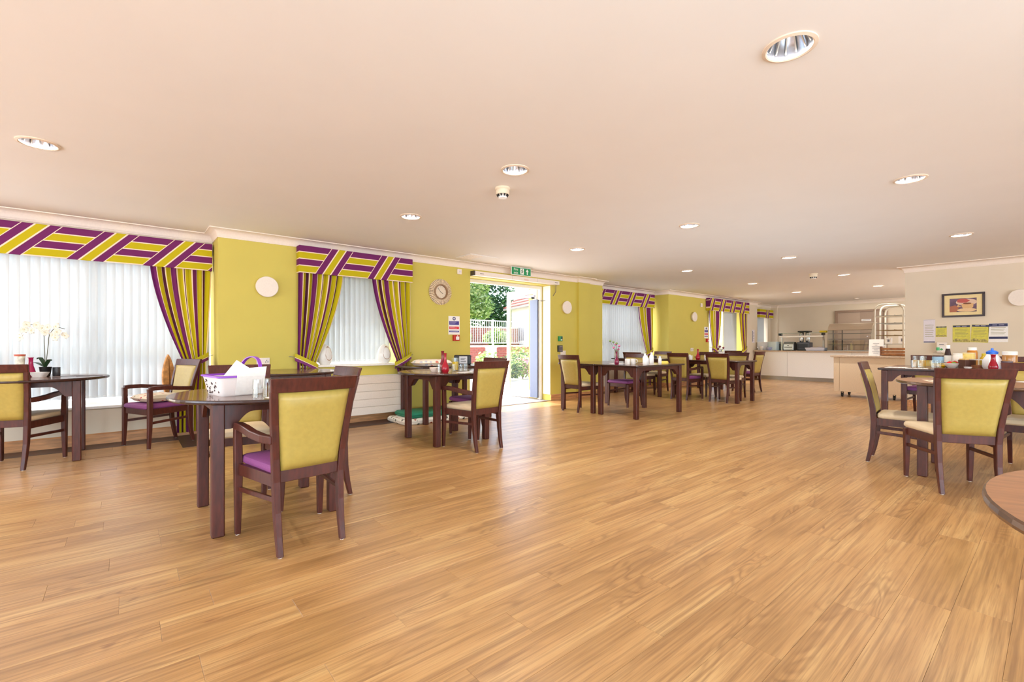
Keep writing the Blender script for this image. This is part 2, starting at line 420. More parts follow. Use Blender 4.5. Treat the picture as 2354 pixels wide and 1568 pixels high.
# rear sides of the hall with tall windows (behind the camera)
wallbox('wall_rear', CREAM, (-4.6, XR, -6.2, -6, -.1, .3), (-4.6, XR, -6.2, -6, 2.35, CZ), (-4.6, -4, -6.2, -6, .3, 2.35), (8.5, XR, -6.2, -6, .3, 2.35))
wallbox('wall_side', CREAM, (-4.8, -4.6, -6, T, -.1, .3), (-4.8, -4.6, -6, T, 2.35, CZ), (-4.8, -4.6, 5, T, .3, 2.35), (-4.8, -4.6, -6, -4.2, .3, 2.35))

def offset_path(pts, d):
    """offset a polyline to its right side by d with mitred corners"""
    out = []
    for i, p in enumerate(pts):
        p = Vector(p); ns = []
        for a, b in ((i-1, i), (i, i+1)):
            if 0 <= a and b < len(pts):
                v = (Vector(pts[b])-Vector(pts[a])).normalized(); ns.append(Vector((v.y, -v.x)))
        n = ns[0] if len(ns) == 1 else (ns[0]+ns[1])/(1+ns[0].dot(ns[1]))
        out.append(p+n*d)
    return out
def sweep(name, pts, prof, mat, smooth=False):
    ps = [offset_path(pts, d) for d, z in prof]
    mb = MB(); rings = [[(ps[k][i].x, ps[k][i].y, prof[k][1]) for k in range(len(prof))] for i in range(len(pts))]
    mb.loft(rings, cap=True); return struct(obj(name, mb, mat, smooth=smooth))
arc = [(.012+.083*(1-math.cos(t)), CZ-.088+.078*math.sin(t)) for t in [i*PI/2/6 for i in range(7)]]
COV = [(-.004, CZ-.1), (.010, CZ-.1), (.010, CZ-.09)]+arc+[(.098, CZ-.010), (.098, CZ+.003), (-.004, CZ+.003)]
CP = [(-4.6, BY), (.84, BY), (.84, WY), (7.09, WY), (7.09, WY-.06), (7.44, WY-.06), (7.44, WY), (7.91, WY), (7.91, BY), (10.52, BY), (10.52, WY),
      (15.8, WY), (15.8, 6.6), (17.45, 6.6), (17.45, WY), (XB, WY), (XB, -2)]
sweep('trim_2', CP, COV, COVE, True)
sweep('trim_3', [(XR+.16, -2), (XR+.16, 1.785), (XR, 1.785), (XR, -6)], COV, COVE, True)
SK = [(-.002, 0), (.014, 0), (.014, .105), (.006, .118), (-.002, .118)]
sweep('baseboard_left', [(-4.6, BY), (.84, BY), (.84, WY), (4.44, WY)], SK, SKIRT)
sweep('baseboard_left_of_pillar', [(6.34, WY), (7.09, WY), (7.09, WY-.06), (7.44, WY-.06), (7.44, WY), (7.91, WY), (7.91, BY), (10.52, BY), (10.52, WY), (15.8, WY)], SK, SKIRT)
sweep('baseboard_right', [(XR, 1.785), (XR, -6)], SK, SKIRT)

# ------------------------------------------------------------------ windows (frame, panes, sill)
def window(n, x0, x1, z0, z1, y, cols, transom=None, mats=WHITE):
    mb = MB(); t = .06
    mb.box(x0, x1, y, y+t, z0, z0+t).box(x0, x1, y, y+t, z1-t, z1).box(x0, x0+t, y, y+t, z0+t, z1-t).box(x1-t, x1, y, y+t, z0+t, z1-t)
    ws = [x0+(x1-x0)*i/cols for i in range(cols+1)]
    for w in ws[1:-1]: mb.box(w-t/2, w+t/2, y, y+t, z0+t, z1-t)
    if transom: mb.box(x0+t, x1-t, y+.001, y+t-.001, transom-t/2, transom+t/2)
    fr = struct(obj('window_%d' % n, mb, mats, bevel=.004))
    for a, b in zip(ws, ws[1:]): obj('window_pane', MB().box(a+t/2, b-t/2, y+.026, y+.032, z0+t*.6, z1-t*.6), GLASS, fr)
    return fr
def sill(parent, x0, x1, y0, y1, z):
    obj('window_sill', MB().box(x0, x1, y0, y1, z-.03, z), WHITE, parent, bevel=.008, seg=2)
w1 = window(1, -3.6, .82, .42, 2.2, 6.96, 4, 1.05); sill(w1, -4.5, .838, 6.775, 6.96, .42)
w2 = window(2, 1.96, 3.14, .82, 2.2, 6.9, 2); sill(w2, 1.72, 3.22, 6.325, 6.9, .82)
w3 = window(3, 7.92, 10.51, .62, 2.2, 6.96, 3, 1.25); sill(w3, 7.92, 10.51, 6.77, 6.96, .63)
w4 = window(4, 12.62, 14.73, .27, 2.2, 6.7, 2); sill(w4, 12.55, 14.8, 6.34, 6.7, .28)
w5 = window(5, 16.36, 17.19, .97, 2.1, 6.8, 1); sill(w5, 16.3, 17.3, 6.55, 6.8, .97)
w6 = window(6, -4, 8.5, .3, 2.35, -6.13, 6); w7 = None

def blind(x0, x1, z0, z1, y, label, pitch=.0745, ang=-24, group='white vertical blinds'):
    t = thing('vertical_blind', label, 'blind', ((x0+x1)/2, y, z1), 0, group)
    cx = (x0+x1)/2
    obj('head_rail', MB().box(x0-cx, x1-cx, -.02, .02, 0, .035), WHITE, t)
    n = int((x1-x0)/pitch); key = ('slat', round(z1-z0, 2))
    if key not in CACHE:
        CACHE[key] = MB().prism([(-.044, -.0006), (-.015, .0035), (.015, .0035), (.044, -.0006), (.015, .0022), (-.015, .0022)], 'z', -(z1-z0), 0).mesh('slat', BLIND)
    for i in range(n):
        link('slat', CACHE[key], t, (x0-cx+pitch*(i+.5), 0, 0), math.radians(ang))
    mb = MB()
    for i in range(n-1):
        a = x0-cx+pitch*(i+.5)
        mb.box(a+.01, a+pitch-.01, -.014, -.012, -(z1-z0)+.02, -(z1-z0)+.023)
    o = obj('bottom_chain', mb, WHITE, t); o['kind'] = 'stuff'
    return t
CACHE = {}
blind(-1.65, .83, .5, 2.15, 6.905, 'wide white vertical blind in the left bay behind the orchid table')
blind(1.955, 3.145, .85, 2.16, 6.58, 'white vertical blind between the two tied curtains of the small window')
blind(7.93, 10.5, .66, 2.15, 6.905, 'white vertical blind in the recess right of the garden door', ang=-30)
blind(13.85, 14.72, .32, 2.15, 6.56, 'white vertical blind drawn to the right half of the third curtained window')
blind(16.4, 17.15, 1.0, 2.05, 6.72, 'short white blind in the small kitchen window behind the servery')

# ------------------------------------------------------------------ pelmets and curtains
def pelmet(x0, x1, yf, yb, z0, z1, label, mat, side=True):
    mb = MB(); mb.box(x0, x1, yf, yf+.02, z0, z1)
    mb.box(x0, x0+.02, yf+.02, yb, z0, z1).box(x1-.02, x1, yf+.02, yb, z0, z1).box(x0+.02, x1-.02, yf+.02, yb, z1-.02, z1)
    o = obj('pelmet', mb, mat, bevel=.004)
    return tag(o, label, 'pelmet')
sl = .62
pelmet(-3.5, .82, 6.70, 6.815, 1.995, 2.325, 'long purple and lime striped pelmet over the wide left bay window', pelmet_mat('pelmet_fabric_a', .305, .622, .91, 2.325, 1.995, -.80))
pelmet(1.703, 3.31, 6.262, 6.383, 2.02, 2.37, 'purple and lime striped pelmet over the small window left of the clock', pelmet_mat('pelmet_fabric_b', .297, .704, .61, 2.37, 2.02, 2.112))
pelmet(7.93, 10.4, 6.70, 6.815, 2.02, 2.36, 'striped pelmet in the recess right of the garden door', pelmet_mat('pelmet_fabric_c', .275, .60, .62, 2.36, 2.02, 8.77))
pelmet(12.42, 14.93, 6.262, 6.383, 2.035, 2.385, 'striped pelmet over the third curtained window near the servery', pelmet_mat('pelmet_fabric_d', .32, .655, .5, 2.385, 2.035, 13.1))
pelmet(16.3, 17.43, 6.5, 6.6, 1.99, 2.28, 'small lime and purple pelmet over the kitchen window', pelmet_mat('pelmet_fabric_e', .26, 3.0, .3, 2.28, 1.99, 16.85, three=True))

def curtain(side, xa, xb, wa, wb, ya, ztop, zt, zbot, label, flare=.10, pleats=7, y=0):
    """xa..xb top width, wa..wb waist at the tieback height zt; side = which edge stays straight ('l' or 'r')"""
    t = thing('curtain', label, 'curtain', ((xa+xb)/2, ya, ztop), 0)
    cx = (xa+xb)/2
    def fn(u, v):
        z = ztop+(zbot-ztop)*v; k = (ztop-z)/(ztop-zt)
        if k <= 1:
            e = k**1.35
            l_, r_ = xa+(wa-xa)*e, xb+(wb-xb)*e
            if side == 'l': r_ += .012*math.sin(PI*k)*(xb-xa)
            else: l_ -= .012*math.sin(PI*k)*(xb-xa)
        else:
            q = min(1, (k-1)*2.2); q = q*q*(3-2*q)
            l_, r_ = wa-(flare*q if side == 'r' else 0), wb+(flare*q if side == 'l' else 0)
        w = r_-l_; amp = .028*(1-.45*min(k, 1)) if k <= 1 else .02
        ph = 2*PI*pleats*u
        return (l_+w*u+.006*math.sin(ph*2+k)-cx, amp*math.sin(ph)+.008*math.sin(3.1*u+5*v), z-ztop)
    mb = MB().grid(fn, 96, 40, uv=True)
    o = link('drape', mb.mesh('drape', CURT, recalc=False), t)
    # tieback: a shallow lime-and-purple band round the waist
    mid, hw = (wa+wb)/2-cx, (wb-wa)/2+.03
    s = -1 if side == 'l' else 1
    def band(d0, d1):
        rr = []
        for i in range(17):
            a = 2*PI*i/16
            xx = mid+hw*math.cos(a); yy = .052*math.sin(a); dz = s*.075*math.cos(a)*1.0
            rr.append((xx, yy, dz))
        rings = [[(x_, y_, zt-ztop+dz+d) for x_, y_, dz in rr] for d in (d0, d1)]
        return MB().loft(rings, cap=False, closed=False)
    tb = link('tieback', band(-.005, .045).mesh('tieback', M('tie_lime', (196, 180, 28), .8)), t)
    link('tieback_edge', band(-.05, -.012).mesh('tieback_edge', M('tie_purple', (118, 44, 104), .8)), tb)
    link('tieback_piping', band(-.013, -.004).mesh('tieback_piping', M('tie_cream', (246, 224, 200), .8)), tb)
    hx = (wb if side == 'r' else wa)-cx-s*-.035
    obj('tieback_hook', MB().tube([(hx, .0, zt-ztop+.07*1), (hx+s*.03, .03, zt-ztop+.08), (hx+s*.05, max(.04, 6.383-ya if ya < 6.4 else .05), zt-ztop+.08)], .005, 6), METAL, t)
    return t
curtain('r', .22, .82, .53, .76, 6.775, 2.02, .88, .04, 'purple and lime striped curtain tied back at the right end of the left bay', .06, 7)
curtain('l', 1.71, 2.29, 1.70, 1.93, 6.325, 2.04, .86, .06, 'striped curtain tied back left of the small window with the egg ornaments', .08, 7)
curtain('r', 2.70, 3.30, 3.08, 3.29, 6.325, 2.04, .86, .06, 'striped curtain tied back right of the small window beside the clock', -.075, 7)
curtain('r', 9.80, 10.42, 10.14, 10.40, 6.775, 2.05, .9, .05, 'striped curtain tied back in the recess right of the garden door', .05, 5)
curtain('l', 12.5, 13.2, 12.72, 12.98, 6.325, 2.06, .92, .05, 'striped curtain at the left of the third curtained window', .06, 5)
curtain('r', 14.42, 14.88, 14.62, 14.85, 6.325, 2.06, .92, .05, 'narrow striped curtain at the right of the third curtained window', .05, 4)

# ------------------------------------------------------------------ garden door
fr = MB()
for a in ((4.44, 4.50), (6.28, 6.34)): fr.box(a[0], a[1], 6.62, 6.70, 0, 2.24)
fr.box(4.50, 6.28, 6.62, 6.70, 2.18, 2.24)
door = struct(obj('door_1', fr, WHITE, bevel=.004))
dl = MB(); D0, D1 = 6.70, 7.62; X0, X1 = 6.245, 6.295
dl.box(X0, X1, D0, D0+.09, .03, 2.2).box(X0, X1, D1-.09, D1, .03, 2.2).box(X0, X1, D0+.09, D1-.09, 2.10, 2.2).box(X0, X1, D0+.09, D1-.09, .03, .17)
leaf = obj('door_leaf', dl, WHITE, door, bevel=.004)
obj('door_pane', MB().box(6.266, 6.272, D0+.085, D1-.085, .16, 2.105), GLASS, leaf)
obj('finger_guard', MB().prism([(6.235, 6.66), (6.262, 6.66), (6.262, 6.9), (6.235, 6.86)], 'z', .04, 1.98), M('guard_grey', (104, 114, 138), .5), door)
obj('closer_arm', MB().box(6.2, 6.243, 6.72, 7.55, 2.03, 2.075), M('closer_lilac', (196, 196, 224), .3), leaf, bevel=.006)
obj('closer_knob', MB().lathe([(.0, -.02), (.028, -.02), (.028, .02), (0, .02)], 12, (6.222, 6.78, 2.02)), BLACK, leaf)
struct(obj('trim_glare', MB().box(6.328, 6.3395, 6.392, 6.585, .12, 2.235), M('reveal_glare', (246, 240, 226), .5)))  # pale strip paints the strong door daylight onto the lime reveal
bar = thing('door_operator', 'long white automatic door operator bar over the garden door', 'door operator', (5.46, 6.33, 2.25))
obj('housing', MB().box(-.99, 1.02, -.05, .054, 0, .072), OFFW, bar, bevel=.006, seg=2)
obj('end_cap', MB().box(-1.016, -.991, -.052, .054, -.002, .074), M('cap_dark', (70, 60, 56), .4), bar)
obj('sensor', MB().box(.1, .2, -.056, -.051, .01, .03), M('sensor_pink', (226, 190, 170), .4), bar)
for x in (-.18, .42): obj('housing_joint', MB().box(x, x+.004, -.0512, -.0495, .001, .071), M('joint_grey', (170, 158, 148), .5), bar)
for x, t_ in ((-.85, 'AUTO'), (.93, 'AUTO')): obj('badge', MB().box(x-.04, x+.04, -.0525, -.0505, .03, .04), M('badge_grey', (120, 110, 108), .5), bar)
pts = [(6.44, 6.34, 2.25), (6.435, 6.34, 2.12), (6.40, 6.40, 2.02), (6.34, 6.5, 1.955), (6.30, 6.6, 1.95), (6.27, 6.68, 1.97), (6.235, 6.76, 2.02)]
tag(obj('cable', MB().tube(pts, .006, 6), M('cable_grey', (96, 90, 96), .5), smooth=True), 'grey cable looping from the operator bar to the open door leaf', 'cable')
tag(obj('door_mat', MB().box(4.45, 6.33, 6.39, 7.5, -.004, .004), GREY), 'grey entrance matting inside the open garden door', 'mat')
struct(obj('trim_4', MB().box(4.44, 6.34, 6.36, 6.39, -.004, .006), M('threshold', (86, 72, 70), .35, metal=.5)))
# exit sign hung below the ceiling
ex = thing('exit_sign', 'green fire exit sign with running man and arrow above the garden door', 'sign', (5.38, 6.16, 2.385))
obj('panel', MB().box(-.232, .232, -.006, .006, -.072, .072), WHITE, ex)
obj('sign_face', MB().box(-.222, .222, -.0085, -.006, -.062, .062), GREEN, ex)
text('Fire', .062, WHITE, ex, (-.128, -.0092, .026), FY); text('exit', .062, WHITE, ex, (-.128, -.0092, -.030), FY)
obj('door_symbol', MB().box(-.028, .056, -.0095, -.0085, -.052, .052), WHITE, ex)
man = MB()
for poly in ([(.0, .020), (.022, .024), (.026, -.004), (.010, -.008)], [(.010, -.004), (.026, -.004), (.042, -.024), (.034, -.030)], [(.010, -.008), (.018, -.012), (.004, -.028), (-.016, -.040), (-.018, -.032), (-.002, -.022)],
             [(.020, .020), (.026, .022), (.046, .004), (.040, .000)], [(.0, .020), (.006, .014), (-.012, .000), (-.016, .005)], circ(.009, 10, (.022, .036))):
    man.prism(poly, 'y', -.0102, -.0095)
obj('running_man', man, M('sign_dark_green', (16, 96, 60), .5), ex)
obj('arrow', MB().prism([(.128, -.048), (.148, -.048), (.148, .006), (.172, .006), (.138, .052), (.104, .006), (.128, .006)], 'y', -.0095, -.0085), WHITE, ex)
obj('hanger', MB().box(-.2, -.19, -.004, .004, .072, .075).box(.19, .2, -.004, .004, .072, .075), METAL, ex)

# ------------------------------------------------------------------ things on the window wall
def walldisc(x, y, z, label, face='y'):
    t = thing('wall_light', label, 'wall light', (x, y, z), 0 if face == 'y' else -PI/2, 'round white wall lights')
    d = MB(); r = .128
    rings = []
    for rr, yy in ((.105, 0), (.118, -.03), (r, -.042), (r, -.058), (r-.006, -.064)):
        rings.append([(rr*math.cos(2*PI*i/40), yy, rr*math.sin(2*PI*i/40)) for i in range(40)])
    d.loft(rings)
    obj('cover', d, OFFW, t, smooth=True)
    obj('back_plate', MB().prism(circ(.09, 24), 'y', -.004, 0), WHITE, t)
walldisc(1.35, WY, 1.81, 'round white wall light on the lime pillar left of the small window')
walldisc(6.75, WY, 1.83, 'round white wall light just right of the garden door')
walldisc(11.72, WY, 1.83, 'round white wall light on the lime pillar past the recess')
walldisc(XR, .41, 1.815, 'round white wall light on the cream wall cut by the frame edge', 'x')

ck = thing('wall_clock', 'round sunburst clock with a pale slatted rim left of the garden door', 'clock', (3.85, WY, 1.93))
CW = M('clock_rattan', (226, 204, 172), .7, noise=.25, nscale=40); CB = M('clock_brown', (150, 116, 84), .6)
obj('backing', MB().prism(circ(.192, 40), 'y', -.012, 0), CB, ck)
pet = MB().loft([[(.105, -.012, -.006), (.105, -.04, -.005), (.105, -.04, .005), (.105, -.012, .006)], [(.16, -.012, -.0085), (.16, -.05, -.007), (.16, -.05, .007), (.16, -.012, .0085)], [(.205, -.012, -.0105), (.205, -.03, -.009), (.205, -.03, .009), (.205, -.012, .0105)]]).mesh('petal', CW)
for i in range(44):
    o = link('petal', pet, ck); o.rotation_euler.y = 2*PI*i/44
rg = MB(); n = 40
rings = [[(r*math.cos(2*PI*i/n), yy, r*math.sin(2*PI*i/n)) for i in range(n)] for r, yy in ((.122, -.01), (.122, -.055), (.104, -.058), (.100, -.02))]
rg.loft(rings, cap=False); obj('bezel', rg, CB, ck, smooth=True)
obj('dial', MB().prism(circ(.102, 40), 'y', -.026, -.012), M('clock_dial', (232, 216, 192), .6), ck)
obj('minute_hand', MB().prism([(0, -.004), (.004, 0), (-.046, .062), (-.050, .058)], 'y', -.03, -.027), BLACK, ck)
obj('hour_hand', MB().prism([(-.004, 0), (0, .004), (.044, -.024), (.041, -.030)], 'y', -.033, -.030), BLACK, ck)
mk = MB()
for i in range(12):
    a = 2*PI*i/12; mk.prism(circ(.004, 6, (.085*math.sin(a), .085*math.cos(a))), 'y', -.0272, -.026)
obj('hour_marks', mk, CB, ck)

def sheet(name, label, cat, x, y, z, w, h, mat, bands, face='y', tilt=0, group=None, lines=()):
    t = thing(name, label, cat, (x, y, z), 0 if face == 'y' else -PI/2, group); t.rotation_euler.y = 0
    o = obj('paper', MB().box(-w/2, w/2, -.003, 0, -h/2, h/2), mat, t)
    for nm, m_, a, b, c, d in bands: obj(nm, MB().box(a*w/2, b*w/2, -.0038, -.003, c*h/2, d*h/2), m_, t)
    if lines:
        mb = MB()
        for a, b, c, d in lines: mb.box(a*w/2, b*w/2, -.0046, -.0038 if True else 0, c*h/2, d*h/2)
        obj('print_lines', mb, lines_mat.get(name, PRINT), t)
    if tilt:
        for c in t.children: c.rotation_euler.y = tilt
    return t
PALE = M('print_pale', (206, 204, 224), .6)
lines_mat = {'fire_notice': PALE}
PURB = M('print_violet', (70, 60, 140), .6); REDB = M('print_red', (222, 60, 60), .6)
nb = [('band', PURB, -.88, .88, .06, .46), ('band', REDB, -.88, .88, -.42, -.12), ('band', PURB, -.88, .88, -.74, -.58)]
nl = [(-.75, .4, .34, .37), (-.75, .2, .22, .25), (-.75, .1, -.2, -.17), (-.75, .5, -.3, -.27), (-.75, .7, -.68, -.65)]
t = sheet('fire_notice', 'white fire action notice with violet and red bands under the clock', 'notice', 4.12, WY, 1.405, .215, .30, PAPER, nb, lines=nl)
obj('roundel', MB().prism(circ(.03, 20, (0, .11)), 'y', -.0042, -.003), NAVY, t); obj('roundel_mark', MB().prism(circ(.016, 12, (0, .11)), 'y', -.005, -.0042), PALE, t)
t = sheet('fire_notice', 'fire action notice beside the third curtained window', 'notice', 12.44, WY, 1.42, .215, .32, PAPER, nb, lines=nl)
obj('roundel', MB().prism(circ(.03, 20, (0, .115)), 'y', -.0042, -.003), NAVY, t)
def callpoint(x, z, label):
    t = thing('call_point', label, 'call point', (x, WY, z)); obj('housing', MB().box(-.055, .055, -.05, 0, -.048, .048), M('call_red', (196, 34, 30), .35), t, bevel=.006, seg=2)
    obj('glass_plate', MB().box(-.02, .042, -.053, -.05, -.03, .022), WHITE, t); obj('flame_symbol', MB().prism(circ(.01, 10, (.012, .034)), 'y', -.052, -.05), WHITE, t)
callpoint(4.145, 1.2, 'red fire call point under the notice below the clock')
callpoint(12.47, 1.2, 'red fire call point under the notice by the third curtained window')
def swbox(name, label, cat, x, z, w, h, d=.02, mat=OFFW, dets=(), y=WY, face='y'):
    t = thing(name, label, cat, (x, y, z), 0 if face == 'y' else -PI/2); obj('plate', MB().box(-w/2, w/2, -d, 0, -h/2, h/2), mat, t, bevel=.004)
    for nm, m_, a, b, c, e in dets: obj(nm, MB().box(a, b, -d-.003, -d, c, e), m_, t)
    return t
swbox('alarm_sounder', 'small white sensor box high on the lime wall above the clock', 'sensor', 4.215, 2.29, .08, .085, .03, dets=[('lens', PALE, -.012, .012, -.012, .012)])
swbox('alarm_sounder', 'small white sensor box high on the pillar past the recess', 'sensor', 12.15, 2.17, .085, .1, .03, dets=[('lens', PALE, -.012, .012, -.012, .012)])
sk = [('socket_hole', PRINT, a+b, a+b+.008, c, c+.014) for a in (-.045, .035) for b, c in ((-.012, -.016), (.012, -.016), (0, .004))]
swbox('double_socket', 'white double power socket on the lime pillar left of the small window', 'socket', 1.315, .885, .148, .088, .012, dets=sk+[('switch', PALE, -.066, -.058, -.004, .01), ('switch', PALE, .058, .066, -.004, .01)])
swbox('double_socket', 'white double power socket low on the lime pillar past the recess', 'socket', 11.66, .95, .15, .09, .012, dets=sk)
swbox('wall_plate', 'blank white plate right of the garden door below the keypad', 'socket', 6.68, .925, .15, .09, .012, dets=[('screw', PRINT, -.06, -.054, -.003, .003), ('screw', PRINT, .054, .06, -.003, .003)])
swbox('exit_button', 'green emergency exit button right of the garden door', 'button', 6.585, 1.205, .10, .10, .04, GREEN, dets=[('button_face', WHITE, -.005, .03, -.035, -.01), ('button_dark', M('btn_dark', (20, 80, 70), .4), .0, .045, -.005, .04)])  # darker green rectangle on the upper right of the button
swbox('door_keypad', 'black and grey door keypad right of the garden door', 'keypad', 6.585, 1.01, .13, .13, .03, BLACK, dets=[('key_panel', M('keypad_grey', (130, 118, 120), .5), -.035, .055, -.05, .05)]+[('key', PALE, -.02+i*.022, -.006+i*.022, -.03+j*.022, -.018+j*.022) for i in range(3) for j in range(3)])
# radiator below the small window
rd = thing('radiator', 'white low surface radiator with grooved front under the small window', 'radiator', (2.54, 6.383, .11))
for i in range(5): obj('panel', MB().box(-.585, .585, -.12, -.10, i*.108, i*.108+.104), OFFW, rd, bevel=.003)
obj('casing', MB().box(-.58, .58, -.10, 0, 0, .54), OFFW, rd); obj('top_grille', MB().box(-.585, .585, -.118, 0, .54, .548), WHITE, rd)
# egg ornaments
EGG = M('egg_white', (236, 234, 232), .3); EGGB = M('egg_brown', (176, 140, 118), .6, noise=.4, nscale=18)
def egg(x, y, label, rz):
    t = thing('egg_ornament', label, 'ornament', (x, y, .82), rz, 'egg shaped window sill ornaments')
    prof = [(.001, 0), (.07, .0), (.098, .035), (.112, .09), (.108, .15), (.088, .21), (.058, .25), (.024, .272), (.001, .278)]
    mb = MB()
    n = 40
    def rad(z):
        for (a, z0), (b, z1) in zip(prof[1:], prof[2:]):
            if z0 <= z <= z1: return a+(b-a)*(z-z0)/max(1e-6, z1-z0)
        return .001
    rings = [[(rad_*math.cos(2*PI*i/n), .7*rad_*math.sin(2*PI*i/n), z) for i in range(n)] for rad_, z in [(p[0], p[1]) for p in prof]]
    mb.loft(rings); obj('shell', mb, EGG, t, smooth=True)
    tear = []
    for i in range(24):
        a = 2*PI*i/24; w = .06*math.sin(a)*(1-.55*max(0, -math.cos(a)) if math.cos(a) < 0 else 1); zz = .13-.075*math.cos(a) if math.cos(a) > 0 else .13-.12*math.cos(a)
        tear.append((w if math.cos(a) >= 0 else .06*math.sin(a)*(1+.25*math.cos(a)), zz))
    mb = MB(); f = []
    for k, dep in ((1, 0), (.86, .02)):
        ring = []
        for u, z in tear:
            zz = .14+(z-.14)*k; uu = u*k; r = rad(zz); q = max(.05, 1-(uu/max(r, .01))**2)
            ring.append((uu, -.7*r*math.sqrt(q)-.003+dep, zz))
        f.append(ring)
    mb.loft(f, cap=True); obj('opening', mb, EGGB, t, smooth=True)
egg(2.93, 6.43, 'white egg shaped ornament with a brown teardrop opening at the right of the sill', .15)
egg(2.08, 6.43, 'white egg shaped ornament half behind the left curtain on the sill', .5)

# ------------------------------------------------------------------ ceiling fittings
REFL = M('reflector', (214, 218, 228), .22, metal=.8); LENS = M('lamp_glow', (255, 252, 246), .5, emit=1.6)
dish = MB().lathe([(.093, -.004), (.086, .03), (.07, .07), (.045, .10)], 32, cap=False).mesh('reflector', REFL, smooth=True)
ringm = MB().lathe([(.112, .0), (.112, -.006), (.098, -.011), (.092, -.006), (.092, .004)], 40, cap=False).mesh('trim_ring', M('downlight_ring', (224, 204, 182), .5), smooth=True)
bulb = MB().lathe([(.0448, .0995), (.04, .085), (.026, .078), (.001, .076)], 20, cap=False).mesh('bulb', LENS, smooth=True)
ribm = MB().beam((.085, 0, .012), (.05, 0, .09), .006, .004).mesh('reflector_rib', WHITE)
where = {(2.33, .8): 'largest round ceiling downlight near the top right', (4.95, .8): 'ceiling downlight above the dining tables at the right', (7.96, .8): 'ceiling downlight nearest the coving of the cream picture wall',
         (2.33, 2.74): 'bright ceiling downlight beside the smoke detector', (2.33, 4.45): 'ceiling downlight in front of the small curtained window', (-.45, 4.45): 'ceiling downlight cut by the left edge of the picture',
         (4.95, 2.74): 'ceiling downlight in the middle of the hall', (4.95, 4.45): 'ceiling downlight in front of the garden door', (7.96, 2.74): 'ceiling downlight midway to the servery',
         (7.96, 4.45): 'ceiling downlight in front of the recessed window', (10.77, 2.74): 'ceiling downlight beside the small far smoke detector', (10.77, 4.45): 'ceiling downlight in front of the third curtained window',
         (13.42, 2.74): 'far ceiling downlight over the trolley by the wall end', (13.42, 4.45): 'far ceiling downlight before the servery counter'}
for x, y in LIGHTS:
    t = thing('ceiling_downlight', where[(x, y)], 'downlight', (x, y, CZ), 0, 'round recessed ceiling downlights')
    link('reflector', dish, t); link('trim_ring', ringm, t); link('bulb', bulb, t)
    for i in range(12): link('reflector_rib', ribm, t, rz=2*PI*i/12)
    lo = lamp('downlight_lamp', 'SPOT', (0, 0, 0), 82, (1, .96, .9), spot_size=math.radians(112), spot_blend=.35, shadow_soft_size=.03); lo.parent = t; lo.location = (0, 0, .062)
for i, (x, y, lab) in enumerate(((16.6, 3.9, 'tiny far ceiling spotlight over the display case'), (16.6, 2.75, 'tiny far ceiling spotlight over the wire rack'))):
    t = thing('ceiling_downlight', lab, 'downlight', (x, y, CZ), 0, 'round recessed ceiling downlights')
    obj('trim_ring', MB().lathe([(.06, 0), (.06, -.008), (.045, -.008), (.045, 0)], 20, cap=False), OFFW, t)
    obj('bulb', MB().lathe([(.044, -.004), (.001, -.005)], 16, cap=False), LENS, t)
    lo = lamp('downlight_lamp', 'AREA', (0, 0, 0), 8, (1, .92, .8), shape='DISK', size=.06); lo.parent = t; lo.location = (0, 0, -.012)
def detector(x, y, label, s=1):
    t = thing('smoke_detector', label, 'detector', (x, y, CZ))
    BG = M('detector_beige', (226, 210, 184), .5)
    obj('base', MB().lathe([(.056*s, 0), (.058*s, -.012*s), (.052*s, -.018*s)], 28), BG, t, smooth=True)
    obj('body', MB().lathe([(.05*s, -.018*s), (.052*s, -.04*s), (.047*s, -.052*s)], 28), BG, t, smooth=True)
    mb = MB()
    for i in range(10):
        a = 2*PI*i/10; mb.beam((.044*s*math.cos(a), .044*s*math.sin(a), -.052*s), (.036*s*math.cos(a), .036*s*math.sin(a), -.068*s), .01*s, .006*s)
    obj('cage', mb, BLACK, t); obj('cap', MB().lathe([(.030*s, -.052*s), (.034*s, -.068*s), (.030*s, -.078*s)], 24), WHITE, t, smooth=True)
detector(2.52, 3.13, 'white smoke detector on the ceiling below the bright middle downlight', 1.15)
detector(10.18, 3.08, 'small far smoke detector on the ceiling before the servery', 1.3)
ah = thing('ceiling_vent', 'flush white ceiling vent near the coving left of the exit sign', 'vent', (4.25, 5.9, CZ-.001))
obj('cover', MB().box(-.28, .28, -.2, .2, -.008, 0), CEIL, ah)
for i in range(6): obj('louvre', MB().box(-.26, -.03, -.17+i*.06, -.14+i*.06, -.012, -.008), COVE, ah)

# ------------------------------------------------------------------ chairs
def mesh_once(key, fn):
    if key not in CACHE: CACHE[key] = fn()
    return CACHE[key]
def m_rearleg(s):
    mb = MB(); P = [(.165, -.262, 0, .030, .030), (.166, -.240, .10, .032, .036), (.168, -.222, .22, .034, .042), (.170, -.214, .38, .036, .046), (.176, -.222, .50, .036, .044), (.190, -.252, .68, .036, .038), (.203, -.287, .82, .036, .032), (.206, -.296, .855, .036, .030)]
    mb.bars([(s*x, y, z, a, c) for x, y, z, a, c in P]); return mb.mesh('leg', WOOD, bevel=.004)
def m_frontleg(s, arms):
    mb = MB(); X = .236 if arms else .205
    P = [(X, .222, 0, .028, .030), (X, .214, .2, .036, .038), (X, .210, .40, .042, .044)]
    if arms: P += [(X+.002, .212, .55, .040, .042), (X+.002, .212, .60, .038, .042)]
    mb.bars([(s*x, y, z, a, c) for x, y, z, a, c in P]); return mb.mesh('leg', WOOD, bevel=.004)
def bow(x, hw): return -.026*(1-(x/hw)**2)
